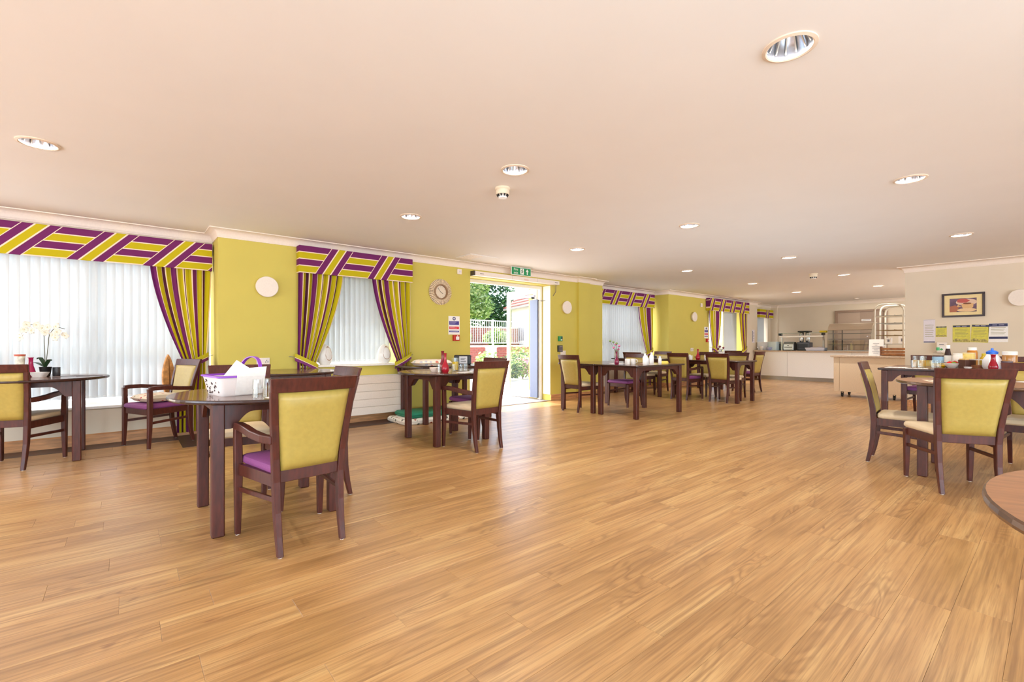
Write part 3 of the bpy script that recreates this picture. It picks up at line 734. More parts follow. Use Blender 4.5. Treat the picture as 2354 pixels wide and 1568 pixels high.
def m_toprail():
    mb = MB(); rings = []
    for i in range(13):
        x = -.228+.456*i/12; y = -.297+bow(x, .228); w = .026
        rings.append([(x*.965, y+w/2+.004, .852), (x*.965, y-w/2+.004, .852), (x, y-w/2-.018, .926), (x, y+w/2-.018, .926)])
    mb.loft(rings); return mb.mesh('top_rail', WOOD, bevel=.004)
def m_panel():
    mb = MB(); nu, nv = 12, 10
    def surf(u, v, sgn):
        z = .438+(.852-.438)*v; hw = .150+(.188-.150)*v
        x = (2*u-1)*hw
        yc = -.215-.072*max(0, v-.08)**1.25/.92 + bow(x, .215)*(.35+.65*v)
        e = min(1, min(u, 1-u, v*1.15, (1-v)*1.15)*9); b = .012+.018*math.sqrt(e)
        return (x, yc+sgn*b, z)
    mb.grid(lambda u, v: surf(u, v, -1), nu, nv).grid(lambda u, v: surf(u, v, 1), nu, nv)
    bmesh.ops.remove_doubles(mb.b, verts=mb.b.verts, dist=1e-5)
    edge = [e for e in mb.b.edges if len(e.link_faces) == 1]
    try: bmesh.ops.bridge_loops(mb.b, edges=edge)
    except Exception: pass
    me = mb.mesh('backrest', VINYL)
    for p in me.polygons: p.use_smooth = True
    return me
def m_lowrail(): return MB().box(-.155, .155, -.226, -.200, .374, .440).mesh('lower_rail', WOOD, bevel=.003)
def m_frame(arms):
    X = .216 if arms else .186
    mb = MB().box(-X+.02, X-.02, .198, .222, .352, .415)
    for s in (1, -1):
        mb.loft([[(s*(a+d), y, z) for d, z in ((-.012, .352), (.012, .352), (.012, .415), (-.012, .415))] for a, y in ((.168, -.195), (X+.012, .19))])
    return mb.mesh('seat_frame', WOOD)
def m_seat(mat, arms):
    mb = MB(); fw = .225 if not arms else .222
    def out(k, z):
        pts = []
        n = 6
        cs = [(-fw, .238), (fw, .238), (.175, -.192), (-.175, -.192)]
        r = .03
        for i, (x, y) in enumerate(cs):
            p = Vector((x, y)); a = Vector(cs[i-1]); b = Vector(cs[(i+1) % 4]); da = (a-p).normalized(); db = (b-p).normalized()
            for t in range(n+1):
                q = t/n; s0 = p+da*r; s1 = p+db*r
                v = s0*(1-q)**2+p*2*q*(1-q)+s1*q*q
                pts.append((v.x*k, (v.y-.02)*k+.02, z))
        return pts
    mb.loft([out(.95, .412), out(1, .424), out(1.0, .440), out(.975, .455), out(.90, .464), out(.6, .470), out(.1, .472)])
    return mb.mesh('seat', mat, smooth=True)
def m_arm(s):
    X = .238; mb = MB()
    pts = [(s*X, .234, .590), (s*X, .232, .612), (s*(X+.001), .218, .628), (s*(X+.002), .17, .634), (s*(X+.002), .06, .632), (s*(X-.004), -.06, .618), (s*(X-.022), -.17, .608), (s*(X-.048), -.245, .606)]
    mb.path(pts[2:], .040, .042, side=(1, 0, 0)); mb.bars([(s*X, .212, .585, .038, .042), (s*X, .214, .628, .038, .044)])
    return mb.mesh('armrest', WOOD, bevel=.005, seg=2)
def m_stretch(s, arms):
    X = .232 if arms else .202
    return MB().beam((s*.167, -.222, .285), (s*X, .212, .268), .018, .026).mesh('stretcher', WOOD, bevel=.003)
GL = lambda: MB().lathe([(.011, -.0), (.011, .004)], 10).mesh('glide', OFFW)
def chair(x, y, rz, seat, arms, label, group='yellow backed dining chairs'):
    t = thing('dining_armchair' if arms else 'dining_chair', label, 'chair', (x, y, 0), math.radians(rz), group)
    sm = {'p': PURPLE, 'b': BEIGE}[seat]
    for s in (-1, 1):
        o = link('leg', mesh_once(('rl', s), lambda: m_rearleg(s)), t); o.location.z = .003; link('glide', mesh_once('gl', GL), o, (s*.165, -.262, -.003))
        o = link('leg', mesh_once(('fl', s, arms), lambda: m_frontleg(s, arms)), t); o.location.z = .003; link('glide', mesh_once('gl', GL), o, (s*(.236 if arms else .205), .222, -.003))
        link('stretcher', mesh_once(('st', s, arms), lambda: m_stretch(s, arms)), t)
        if arms: link('armrest', mesh_once(('ar', s), lambda: m_arm(s)), t)
    link('top_rail', mesh_once('tr', m_toprail), t); link('backrest', mesh_once('bk', m_panel), t); link('lower_rail', mesh_once('lr', m_lowrail), t)
    link('seat_frame', mesh_once(('sf', arms), lambda: m_frame(arms)), t); link('seat', mesh_once(('se', seat, arms), lambda: m_seat(sm, arms)), t)
    return t
chair(.752, 2.858, 5, 'p', 1, 'large foreground armchair with mauve seat and yellow back, seen from behind')
chair(.995, 3.505, 92, 'b', 0, 'chair at the right of the basket table, its back edge on to us')
chair(.68, 4.12, 169, 'b', 0, 'chair facing us across the basket table with pale cream seat')
chair(-.745, 6.10, -20, 'b', 1, 'armchair cut by the left edge at the orchid table, seen from behind')
chair(.29, 6.42, 115, 'p', 1, 'purple seated armchair with a floral cushion before the left bay blind')
chair(2.87, 4.06, 3, 'b', 1, 'armchair with cream seat at the red vase table left of the door, seen from behind')
chair(3.27, 4.6, 90, 'p', 0, 'purple seated chair at the right side of the red vase table by the door')
chair(5.80, 5.13, -90, 'b', 0, 'cream seated chair at the left end of the square tables just right of the door')
chair(6.84, 5.0, 90, 'p', 0, 'purple seated chair facing left behind the flower vase table')
chair(8.56, 5.87, -90, 'b', 0, 'cream seated chair half hidden behind the purple one near the recess window')
chair(9.45, 6.07, 90, 'b', 0, 'chair against the lime pillar corner at the far recess table')
chair(9.47, 4.33, 90, 'b', 0, 'chair facing us on the far side of the red vase table by the servery')
chair(9.47, 4.95, 90, 'b', 0, 'chair facing us mostly hidden behind the middle table chairs')
chair(8.62, 4.85, -90, 'p', 1, 'armchair with purple seat in the middle distance seen from behind')
chair(8.80, 4.15, -90, 'b', 0, 'cream seated chair at the corner of the middle table seen from behind')
chair(11.1, 4.72, -3, 'p', 0, 'farthest purple seated chair in front of the white servery counter, facing left')
chair(11.95, 5.55, 90, 'b', 1, 'far armchair facing us by the servery end')
chair(4.89, .545, -61, 'b', 0, 'large cream seated chair at the right foreground, seen from behind')
chair(5.52, .925, 186, 'b', 0, 'chair seen from the side at the left of the right hand round table')
chair(9.17, 1.3, 90, 'p', 0, 'purple seated chair by the cream wall behind the condiment table')
chair(9.17, .46, 90, 'b', 0, 'chair at the cream wall behind the blue lidded jug')
chair(6.0, .13, 92, 'b', 1, 'armchair cut by the right edge facing us at the round table')

# ------------------------------------------------------------------ tables
TZ = .785
def apron(L):
    """apron with curved corner brackets, along x, centred, hanging from z=0"""
    h = L/2; pts = [(-h, 0), (h, 0), (h, -.15), (h-.03, -.15)]
    for i in range(7):
        a = i/6; pts.append((h-.05-.10*a, -.145+.09*math.sin(a*PI/2)))
    pts += [(-x, z) for x, z in reversed(pts[3:])]; pts.append((-h, -.15))
    seen = []; 
    for p in pts:
        if not seen or (abs(p[0]-seen[-1][0])+abs(p[1]-seen[-1][1])) > 1e-6: seen.append(p)
    return MB().prism(seen, 'y', -.011, .011).mesh('apron', WOOD)
def table(name, x, y, rz, shape, sx, sy, label, group, lx=.325, ly=.325, top=TOPW, edge=EDGE, z=TZ):
    t = thing(name, label, 'table', (x, y, 0), math.radians(rz), group)
    th = .026
    def mk():
        mb = MB()
        if shape == 'round':
            n = 72; R0 = sx
            def ring(r, zz): return [(r*math.cos(2*PI*i/n), r*math.sin(2*PI*i/n), zz) for i in range(n)]
            mb.loft([ring(R0-.012, -th), ring(R0-.002, -th+.006), ring(R0, -th/2), ring(R0-.002, -.004), ring(R0-.006, 0)])
        else:
            def ring(d, zz):
                o = []; r = .03
                for cx, cy, a0 in ((sx-r, sy-r, 0), (-sx+r, sy-r, 90), (-sx+r, -sy+r, 180), (sx-r, -sy+r, 270)):
                    for k in range(5):
                        a = math.radians(a0+22.5*k); o.append((cx+(r-d)*math.cos(a), cy+(r-d)*math.sin(a), zz))
                return o
            mb.loft([ring(.008, -th), ring(.001, -th+.005), ring(0, -th/2), ring(.001, -.004), ring(.004, 0)])
        mb.b.faces.ensure_lookup_table()
        for f in mb.b.faces: f.material_index = 1
        mb.b.faces[-1].material_index = 0
        return mb.mesh('tabletop', [top, edge])
    link('tabletop', mesh_once(('top', shape, sx, sy, top.name), mk), t, (0, 0, z))
    lg = mesh_once('tleg', lambda: MB().box(-.0325, .0325, -.0325, .0325, 0, TZ-.026).mesh('leg', WOOD, bevel=.006))
    for a in (-lx, lx):
        for b in (-ly, ly): link('leg', lg, t, (a, b, 0))
    for b in (-ly, ly): link('apron', mesh_once(('ap', lx), lambda: apron(2*lx-.063)), t, (0, b, z-th))
    for a in (-lx, lx): link('apron', mesh_once(('ap', ly), lambda: apron(2*ly-.063)), t, (a, 0, z-th), PI/2)
    return t
GR = 'round dark wood dining tables'; GQ = 'rectangular dark wood dining tables'
table('round_table', .73, 3.43, 0, 'round', .545, 0, 'dark wood round table with the white basket on it', GR)
table('round_table', 1.47, 5.78, 0, 'round', .55, 0, 'empty dark wood round table against the wall behind the basket table', GR)
table('round_table', -.64, 6.27, 0, 'round', .52, 0, 'dark wood round table with the white orchid in the left bay', GR, .29, .29)
table('round_table', 2.88, 4.62, 0, 'round', .555, 0, 'dark wood round table with two red vases left of the garden door', GR)
table('dining_table', 3.68, 5.90, 0, 'rect', .65, .4, 'rectangular table against the lime wall holding a cushion', GQ, .54, .325)
table('dining_table', 6.29, 4.31, 0, 'rect', .655, .4, 'nearest rectangular table right of the door with papers and white shakers', GQ, .585, .325)
table('dining_table', 6.29, 5.115, 0, 'rect', .655, .4, 'rectangular table pushed behind the shaker table near the door', GQ, .585, .325)
table('dining_table', 8.87, 5.95, 90, 'rect', .65, .4, 'rectangular table in the recess with a grey vase', GQ, .56, .325)
table('dining_table', 8.98, 4.5, 90, 'rect', .72, .4, 'rectangular table with a red vase in the middle distance', GQ, .65, .325)
table('round_table', 11.35, 5.58, 0, 'round', .5, 0, 'far dark table between the two farthest chairs', GR, .29, .29)
table('dining_table', 8.29, 1.19, 0, 'rect', .65, .385, 'rectangular condiment table at the right with glasses and fruit bowl', GQ, .585, .315)
table('dining_table', 8.29, .415, 0, 'rect', .65, .385, 'rectangular table under the blue lidded jug and red vase at the right', GQ, .585, .315)
table('round_table', 5.42, .42, 0, 'round', .55, 0, 'dark wood round table in front of the condiment table at the right', GR, top=NEARW, edge=NEAREDGE)
table('round_table', 1.49, -.485, 20, 'round', .60, 0, 'walnut topped round table cut by the lower right corner', GR, .34, .34, NEARW, NEAREDGE)

# ------------------------------------------------------------------ things on the tables
def tumbler(x, y, z, label, group, r=.034, h=.085, fill=None, fc=None, down=False, cat='glass', name='tumbler'):
    t = thing(name, label, cat, (x, y, z), 0, group)
    pr = [(r*.82, 0), (r, h), (r*.93, h), (r*.76, .008), (.001, .008)]
    if down: pr = [(a, h-b) for a, b in pr]
    obj('glass', MB().lathe(pr, 20), TUMB, t, smooth=True)
    if fill: obj('drink', MB().lathe([(r*.74, .009), (r*.76+(r*.16)*fill, h*fill), (.001, h*fill)], 16), fc, t, smooth=True)
    return t
def vase(x, y, z, h, r, mat, label, group=None, neck=.3, name='bud_vase'):
    t = thing(name, label, 'vase', (x, y, z), 0, group)
    obj('body', MB().lathe([(r*.7, 0), (r*.95, h*.08), (r, h*.22), (r*.85, h*.36), (r*neck*1.25, h*.55), (r*neck, h*.75), (r*neck*1.1, h*.95), (r*neck*1.4, h), (r*neck*1.0, h), (r*neck*.7, h*.9)], 24), mat, t, smooth=True)
    obj('foot_ring', MB().lathe([(r*.72, -.0), (r*.74, .004), (r*.6, .004)], 20), mat, t)
    return t
def bottle(x, y, z, h, r, body, cap, label, cat='bottle', name='sauce_bottle', capr=.5, band=None, shoulder=.7, ch=.16):
    t = thing(name, label, cat, (x, y, z))
    obj('body', MB().lathe([(r*.92, 0), (r, h*.04), (r, h*shoulder*.86), (r*.85, h*shoulder), (r*capr*.9, h*(1-ch)), (.001, h*(1-ch))], 22), body, t, smooth=True)
    obj('cap', MB().lathe([(r*capr, h*(1-ch)), (r*capr*1.02, h*(1-ch*.1)), (r*capr*.9, h), (.001, h)], 20), cap, t, smooth=True)
    if band: obj('label_band', MB().lathe([(r*1.012, h*.2), (r*1.012, h*.52)], 22, cap=False), band, t, smooth=True)
    return t
def bowl(x, y, z, r, h, mat, label, name='bowl', cat='bowl'):
    t = thing(name, label, cat, (x, y, z))
    obj('shell', MB().lathe([(r*.5, 0), (r*.55, .006), (r*.85, h*.5), (r, h), (r*.95, h), (r*.8, h*.5), (r*.45, .012), (.001, .010)], 28), mat, t, smooth=True)
    obj('foot', MB().lathe([(r*.5, -.0), (r*.5, .003), (r*.42, .003)], 20), mat, t)
    return t
def flat(name, label, cat, x, y, z, w, h, rz, mat, group=None, lines=3):
    t = thing(name, label, cat, (x, y, z), math.radians(rz), group)
    obj('sheet', MB().box(-w/2, w/2, -h/2, h/2, .0005, .002), mat, t)
    if lines:
        mb = MB()
        for i in range(lines): mb.box(-w*.38, w*(.1+.09*i), -h*.3+i*h*.22, -h*.26+i*h*.22, .002, .0023)
        obj('print_lines', mb, PRINT, t)
    return t
# basket table
bk = thing('basket', 'white plastic basket with purple rim and handle holding papers on the round table', 'basket', (.525, 3.375, TZ), math.radians(9))
def rrect(a, b, z, r=.025):
    o = []
    for cx, cy, a0 in ((a-r, b-r, 0), (-a+r, b-r, 90), (-a+r, -b+r, 180), (a-r, -b+r, 270)):
        for k in range(5): t = math.radians(a0+22.5*k); o.append((cx+r*math.cos(t), cy+r*math.sin(t), z))
    return o
WB = translucent('basket_plastic', (246, 240, 238), .35); PURR = M('basket_purple', (138, 62, 190), .35)
obj('body', MB().loft([rrect(.105, .135, 0), rrect(.128, .162, .115), rrect(.124, .158, .115), rrect(.101, .131, .006)]), WB, bk, smooth=True)
obj('rim', MB().loft([rrect(.127, .161, .110), rrect(.137, .171, .112), rrect(.137, .171, .122), rrect(.125, .159, .124), rrect(.123, .157, .112)], cap=False), PURR, bk, smooth=True)
hp = [(.02+.0*i, -.168*math.cos(a), .115+.135*math.sin(a)) for i, a in enumerate([PI*k/14 for k in range(15)])]
hp = [(.095+.02*math.sin(PI*k/14), -.168*math.cos(PI*k/14)*1.0, .113+.12*math.sin(PI*k/14)**.7) for k in range(15)]
obj('handle', MB().path(hp, .02, .007, side=(1, 0, 0)), PURR, bk)
mb = MB(); rr = random.Random(3)
for i in range(26):
    z = .012+.085*rr.random()**1.6; y = -.11+.22*rr.random(); x = -.105-.2*z-.0012; s = .004+.004*rr.random()
    mb.prism([(y-s, z), (y, z-s*.8), (y+s, z), (y, z+s)], 'x', x-.002, x+.003)
obj('basket_holes', mb, M('hole_brown', (70, 48, 44), .7), bk)['kind'] = 'stuff'
tag(obj('card', MB().loft([[(-.035, -.144, .004), (.120, -.144, .004), (.120, -.141, .004), (-.035, -.141, .004)], [(-.035, -.178, .118), (.124, -.178, .118), (.124, -.1745, .118), (-.035, -.1745, .118)], [(-.035, -.186, .165), (.128, -.190, .175), (.128, -.187, .175), (-.035, -.183, .165)]]), PAPER, loc=(.525, 3.375, TZ), rz=math.radians(9)), 'plain white card standing against the front of the purple rimmed basket', 'card')
lf = obj('leaflet', MB().box(-.05, .05, -.0015, .0015, 0, .19), PAPER, loc=(.475, 3.40, TZ+.03)); lf.rotation_euler = (math.radians(-12), math.radians(34), math.radians(-30))
tag(lf, 'white folded leaflet leaning out of the purple rimmed basket', 'leaflet')
for x, y, z, lb in ((.597, 3.055, 0, 'lower left'), (.597, 3.055, .050, 'upper left'), (.655, 3.085, 0, 'lower right'), (.655, 3.085, .050, 'upper right')):
    tumbler(x, y, TZ+z, lb+' upturned tumbler of the four stacked beside the basket', 'upturned tumblers beside the basket', .027, .058, down=True)
flat('napkin', 'white paper napkin beside the stacked tumblers on the basket table', 'napkin', .70, 2.99, TZ, .12, .08, 20, PAPER, lines=0)
# orchid table
op = thing('orchid', 'white orchid in a black pot on the left bay table', 'orchid', (-.60, 6.42, TZ))
obj('pot', MB().lathe([(.035, 0), (.046, .085), (.048, .09), (.043, .09), (.038, .075), (.001, .075)], 20), BLACK, op, smooth=True)
RV = Vector((.766, -.643, 0)); FL = Vector((.643, .766, 0)); ORC = M('orchid_white', (232, 226, 212), .6); ORY = M('orchid_lip', (214, 204, 160), .6); LEAF = M('orchid_leaf', (36, 70, 40), .4); STEM = M('orchid_stem', (86, 84, 60), .6)
for i, (rx, z1, c) in enumerate(((-.20, .46, .55), (.16, .43, .8))):
    pts = []
    for k in range(13):
        q = k/12; pts.append(RV*(rx*max(0, (q-.62)/.38)**1.3+(.03 if i else -.012)*min(1, q*2)) + Vector((0, 0, .07+ (z1)*min(1, q*1.18)-.06*max(0, q-.75)*2.5)))
    obj('stem', MB().tube(pts, .003, 6), STEM, op)
def flower_mesh():
    mb = MB()
    for k, (w, l) in enumerate(((.017, .034), (.026, .034), (.015, .032), (.015, .032), (.026, .034))):
        a = PI/2+2*PI*k/5; d = Vector((math.cos(a), 0, math.sin(a))); n = Vector((-d.z, 0, d.x))
        ring0 = [d*(l*q)+n*(w*math.sin(PI*min(1, q*.9+.08))*s)+Vector((0, -.006*math.sin(PI*q)-.004*abs(s), 0)) for q, s in ((.05, 0), (.35, -1), (.75, -.85), (1.02, 0), (.75, .85), (.35, 1))]
        ring1 = [p+Vector((0, .002, 0)) for p in ring0]; mb.loft([ring0, ring1])
    return mb.mesh('bloom', ORC)
fm = flower_mesh(); lipm = MB().lathe([(.001, -.004), (.004, -.001), (.0035, .004), (.001, .006)], 8).mesh('lip', ORY)
for i, (r, z) in enumerate(((-.235, .405), (-.175, .455), (-.13, .505), (-.075, .50), (-.10, .445), (-.19, .375), (-.02, .47), (.03, .43), (.075, .475), (.09, .40), (.14, .485), (.165, .43), (.205, .40), (.13, .375))):
    b = link('bloom', fm, op); b.location = RV*r+Vector((0, 0, z))-FL*(.01+.02*(i % 3)); b.rotation_euler = (.25*((i*37) % 5-2)/2, .5*((i*53) % 7-3)/3, math.radians(-40+18*((i*29) % 5-2)/2)); b.scale = (1.15,)*3
    link('lip', lipm, b, (0, -.008, 0))
for i, (dx, L, up) in enumerate(((-1, .15, .05), (-.7, .12, .10), (.7, .09, .08))):
    pts = [RV*(dx*L*q)+Vector((0, 0, .085+up*math.sin(q*2.2))) for q in (0, .3, .6, .85, 1)]
    mb = MB(); mb.loft([[p+FL*(.024*w), p-Vector((0, 0, .004)), p-FL*(.024*w), p+Vector((0, 0, .003))] for p, w in zip(pts, (.4, 1, 1, .6, .08))]); obj('leaf', mb, LEAF, op, smooth=True)
bottle(-.525, 6.45, TZ, .085, .03, M('dark_grey_pot', (70, 70, 74), .4), M('lid_grey', (90, 90, 94), .35, metal=.6), 'small dark grey lidded jug right of the orchid pot', 'jug', 'milk_jug', 1.0, shoulder=1)
t = thing('serving_dish', 'white boat shaped dish in front of the orchid pot', 'dish', (-.63, 6.30, TZ), math.radians(-40))
obj('dish', MB().loft([rrect(.05, .03, 0, .02), rrect(.078, .042, .045, .03), rrect(.074, .038, .045, .03), rrect(.045, .025, .008, .02)]), WHITE, t, smooth=True); obj('dish_foot', MB().loft([rrect(.045, .026, 0, .02), rrect(.045, .026, .003, .02)]), WHITE, t)
t = thing('patterned_beaker', 'tall beaker with red swirls behind the far left chair', 'beaker', (-.765, 6.35, TZ))
obj('body', MB().lathe([(.026, 0), (.038, .215), (.035, .215), (.024, .01), (.001, .01)], 24), M('beaker_pattern', (232, 214, 196), .4, noise=.5, nscale=26), t, smooth=True); obj('rim', MB().lathe([(.0385, .2), (.0405, .216), (.036, .217)], 24, cap=False), M('rim_red', (196, 92, 66), .4), t)
vase(-.70, 6.42, TZ, .185, .036, M('magenta_glaze', (176, 30, 84), .2), 'small magenta vase between the beaker and the orchid', None, .45)
flat('place_mat', 'dark place mat at the right side of the orchid table', 'place mat', -.33, 6.25, TZ, .26, .18, -35, M('mat_dark', (96, 88, 90), .6), lines=0)
flat('knife', 'table knife lying by the dark mat on the orchid table', 'knife', -.46, 6.20, TZ, .2, .012, -20, METAL, lines=0)
FLOR = spot_mat('floral_cushion', (224, 210, 186), ((188, 60, 70), (150, 150, 120), (200, 120, 100), (214, 200, 176)), 22, .3)
def cushion(x, y, z, sx, sy, h, rz, mat, label, rx=0):
    t = thing('cushion', label, 'cushion', (x, y, z), math.radians(rz)); t.rotation_euler.x = rx
    def f(sg):
        def g_(u, v):
            a, b = 2*u-1, 2*v-1; e = (max(0, 1-a**4)*max(0, 1-b**4))**.5
            px = a*sx*(1-.06*b*b); py = b*sy*(1-.06*a*a)
            return (px, py, h/2+sg*h/2*e**.7)
        return g_
    mb = MB().grid(f(1), 16, 16).grid(f(-1), 16, 16); bmesh.ops.remove_doubles(mb.b, verts=mb.b.verts, dist=1e-5)
    obj('cover', mb, mat, t, smooth=True)
    p = [(a*sx*(1-.06*b*b), b*sy*(1-.06*a*a), h/2) for a, b in [(-1+i/4, -1) for i in range(8)]+[(1, -1+i/4) for i in range(8)]+[(1-i/4, 1) for i in range(8)]+[(-1, 1-i/4) for i in range(9)]]
    obj('piping', MB().tube(p, .005, 6), M('piping', (196, 176, 150), .8), t)
    return t
cushion(.27, 6.41, .474, .19, .18, .085, 115, FLOR, 'floral cushion lying on the purple chair in the left bay')
t = thing('carved_wood_ornament', 'tall oval of brown bark standing on the sill behind the cushioned chair', 'ornament', (.40, 6.825, .42), math.radians(28)); t.rotation_euler.x = -.04
BARK = M('bark', (196, 140, 84), .8, noise=.35, nscale=20, bump=.5, bscale=60)
mb = MB(); mb.prism([(.07*math.sin(PI*q)**.8*s_, .56*q) for s_, qs in ((1, [i/14 for i in range(15)]), (-1, [1-i/14 for i in range(1, 14)])) for q in qs], 'y', -.018, .012); obj('slab', mb, BARK, t, bevel=.006, seg=2)
obj('groove', MB().prism([(-.008, .06), (.006, .06), (.012, .28), (.004, .5), (-.004, .5), (-.002, .28)], 'y', -.0205, -.017), M('bark_dark', (128, 84, 48), .9), t)

# red vase table by the door and the table behind it
vase(2.70, 4.36, TZ, .215, .042, RED, 'bright red bud vase at the front of the table left of the door', None, .3)
vase(2.80, 4.58, TZ, .235, .036, M('dark_red_glaze', (120, 16, 34), .2), 'darker red bud vase standing just behind the bright red one', None, .4)
bowl(2.68, 4.56, TZ, .058, .05, M('cream_china', (244, 226, 210), .3), 'small cream bowl left of the red vases')
tumbler(2.63, 4.38, TZ, 'small clear tumbler beside the bright red vase', None, .03, .09)
tumbler(3.00, 4.62, TZ, 'tall tumbler with a yellow napkin folded in it', None, .042, .15, .7, M('yellow_napkin', (240, 200, 40), .7))
for i, (x, y) in enumerate(((2.98, 4.47), (3.06, 4.50), (2.90, 4.50))): tumbler(x, y, TZ, ('left', 'right', 'middle')[0 if i == 2 else 1 if i == 1 else 2]+' one of three clear tumblers before the yellow napkin', 'clear tumblers on the red vase table', .032, .08)
flat('menu_sheet', 'white printed sheet near the edge of the red vase table', 'paper', 2.92, 4.27, TZ, .2, .12, 15, PAPER)
flat('napkin', 'creased white napkin at the right of the red vase table', 'napkin', 3.14, 4.40, TZ, .14, .1, -25, M('napkin_grey', (226, 226, 236), .8), lines=2)
cushion(3.33, 5.74, TZ, .26, .19, .10, -8, spot_mat('cushion_sprig', (236, 224, 208), ((206, 120, 100), (150, 180, 180), (226, 190, 150), (190, 190, 200)), 14, .32), 'pale sprigged cushion lying on the table against the lime wall')
flat('tray', 'black tray edge under the sprigged cushion table', 'tray', 3.62, 5.62, TZ, .22, .14, 5, BLACK, lines=0)
t = thing('radio', 'black box with a white printed face on the table behind the red vases', 'radio', (3.93, 5.85, TZ), math.radians(-35))
obj('case', MB().box(-.13, .13, -.05, .05, 0, .15), BLACK, t, bevel=.02, seg=3); obj('panel', MB().box(-.05, .07, -.054, -.05, .02, .13), M('panel_white', (220, 220, 224), .5), t)
obj('print_lines', MB().box(-.03, .05, -.056, -.054, .05, .058).box(-.03, .03, -.056, -.054, .08, .088).box(-.03, .05, -.056, -.054, .10, .106), BLACK, t)
# folded mats on the floor
def floor_mat_thing(x0, x1, y0, y1, z0, h, mat, label, seam):
    t = thing('crash_mat', label, 'mat', ((x0+x1)/2, (y0+y1)/2, z0)); a, b = (x1-x0)/2, (y1-y0)/2
    obj('pad', MB().loft([rrect(a-.02, b-.02, 0), rrect(a, b, .02), rrect(a, b, h-.02), rrect(a-.02, b-.02, h)]), mat, t, smooth=True)
    obj('seam', MB().loft([rrect(a+.003, b+.003, h/2-.004), rrect(a+.003, b+.003, h/2+.004)], cap=False), seam, t)
floor_mat_thing(2.86, 4.12, 5.625, 6.18, .0015, .075, spot_mat('leaf_print', (236, 230, 216), ((60, 74, 70), (170, 80, 50), (90, 90, 70)), 16, .3), 'patterned white floor mat under the green mat below the cushion table', M('seam_w', (210, 204, 192), .8))
floor_mat_thing(2.97, 4.1, 5.69, 6.175, .0785, .07, M('green_mat', (30, 128, 96), .5), 'green padded floor mat lying on the patterned mat below the cushion table', M('seam_g', (24, 104, 80), .6))

# square tables right of the door
vase(5.82, 4.42, TZ, .20, .038, M('plum_glaze', (120, 26, 60), .2), 'plum red bud vase holding a pink and green flower sprig', None, .32)
t = thing('flower_sprig', 'pink and green flower sprig standing in the plum vase', 'flowers', (5.82, 4.42, TZ+.17))
for i in range(7):
    a = i*2.4; q = Vector((.045*math.cos(a), .045*math.sin(a), .06+.025*i)) if i < 4 else Vector((-.05*RV.x*(i-4), -.05*RV.y*(i-4), .13+.02*(i-3)))
    obj('stem', MB().tube([(0, 0, -.03), q*.5, q], .002, 5), STEM, t)
    obj('petals' if i < 4 else 'leaf', MB().lathe([(.001, -.015), (.02, 0), (.016, .014), (.001, .022)], 8, tuple(q)), M('sprig_pink', (206, 110, 150), .7) if i < 4 else M('sprig_green', (130, 150, 90), .7), t, smooth=True)
def mug(x, y, rz, label, group):
    t = thing('mug', label, 'mug', (x, y, TZ), math.radians(rz), group)
    obj('body', MB().lathe([(.035, 0), (.039, .01), (.040, .085), (.036, .085), (.034, .012), (.001, .01)], 22), WHITE, t, smooth=True)
    obj('handle', MB().tube([(.037, 0, .07), (.062, 0, .068), (.066, 0, .045), (.060, 0, .022), (.037, 0, .02)], .006, 6), WHITE, t, smooth=True)
mug(6.02, 4.36, 20, 'left white mug of the pair beside the plum vase', 'white mugs'); mug(6.12, 4.33, -60, 'right white mug of the pair beside the plum vase', 'white mugs')
CER = M('white_china', (244, 242, 240), .25)
for i, (x, y, h) in enumerate(((6.10, 4.10, .17), (6.17, 4.12, .14), (6.55, 4.28, .18))):
    bottle(x, y, TZ, h, .036, CER, CER, ('tall white shaker nearest the front corner of the square table', 'shorter white shaker right beside the tall front one', 'white bottle farther back on the shaker table')[i], 'shaker', 'shaker', .45)
bottle(6.60, 4.16, TZ, .12, .028, CER, METAL, 'slim white shaker before the yellow napkin', 'shaker', 'shaker', .6)
flat('menu_sheet', 'white sheet between the shakers on the square table', 'paper', 6.34, 4.14, TZ, .2, .14, 12, PAPER)
flat('menu_sheet', 'white sheet beside the mugs near the plum vase', 'paper', 6.10, 4.62, TZ, .24, .15, 4, PAPER)
flat('envelope', 'pink edged card lying between the shakers', 'card', 6.37, 4.30, TZ, .12, .06, -20, M('card_pink', (226, 170, 180), .7), lines=1)
t = thing('napkin_fold', 'folded yellow napkin at the far end of the shaker table', 'napkin', (6.80, 4.2, TZ), .4)
obj('fold', MB().prism([(-.08, 0), (.08, 0), (.06, .02), (0, .038), (-.05, .022)], 'y', -.05, .05), M('napkin_yellow', (228, 206, 90), .8), t); obj('fold_edge', MB().prism([(-.06, .0), (.05, .0), (.0, .028)], 'y', -.06, -.05), M('napkin_yellow', (228, 206, 90), .8), t)
# recess and middle tables
vase(8.56, 6.50, TZ, .19, .06, M('grey_stone', (178, 172, 162), .7), 'pale grey stone vase on the recess table before the blind', None, .75)
bottle(8.83, 5.72, TZ, .06, .07, BLACK, M('black_lid', (30, 30, 32), .3), 'squat black pot on the recess table', 'pot', 'black_pot', .9, shoulder=1)
flat('menu_sheet', 'white sheet in front of the squat black pot', 'paper', 8.72, 5.5, TZ, .2, .16, 0, PAPER)
vase(8.86, 4.72, TZ, .215, .044, RED, 'red bud vase on the middle table before the lime pillar', None, .34)
mug(8.72, 4.80, 10, 'white mug left of the red vase on the middle table', 'white mugs'); 
for i, (x, y) in enumerate(((8.80, 4.86), (8.95, 4.60), (9.0, 4.55))): bottle(x, y, TZ, (.10, .13, .12)[i], .03, CER, (CER, METAL, M('cap_yellow', (226, 206, 110), .5))[i], ('small white shaker close to the mug on the middle table', 'white shaker with steel top right of the middle red vase', 'shaker with yellow top right of the middle red vase')[i], 'shaker', 'shaker', .6)
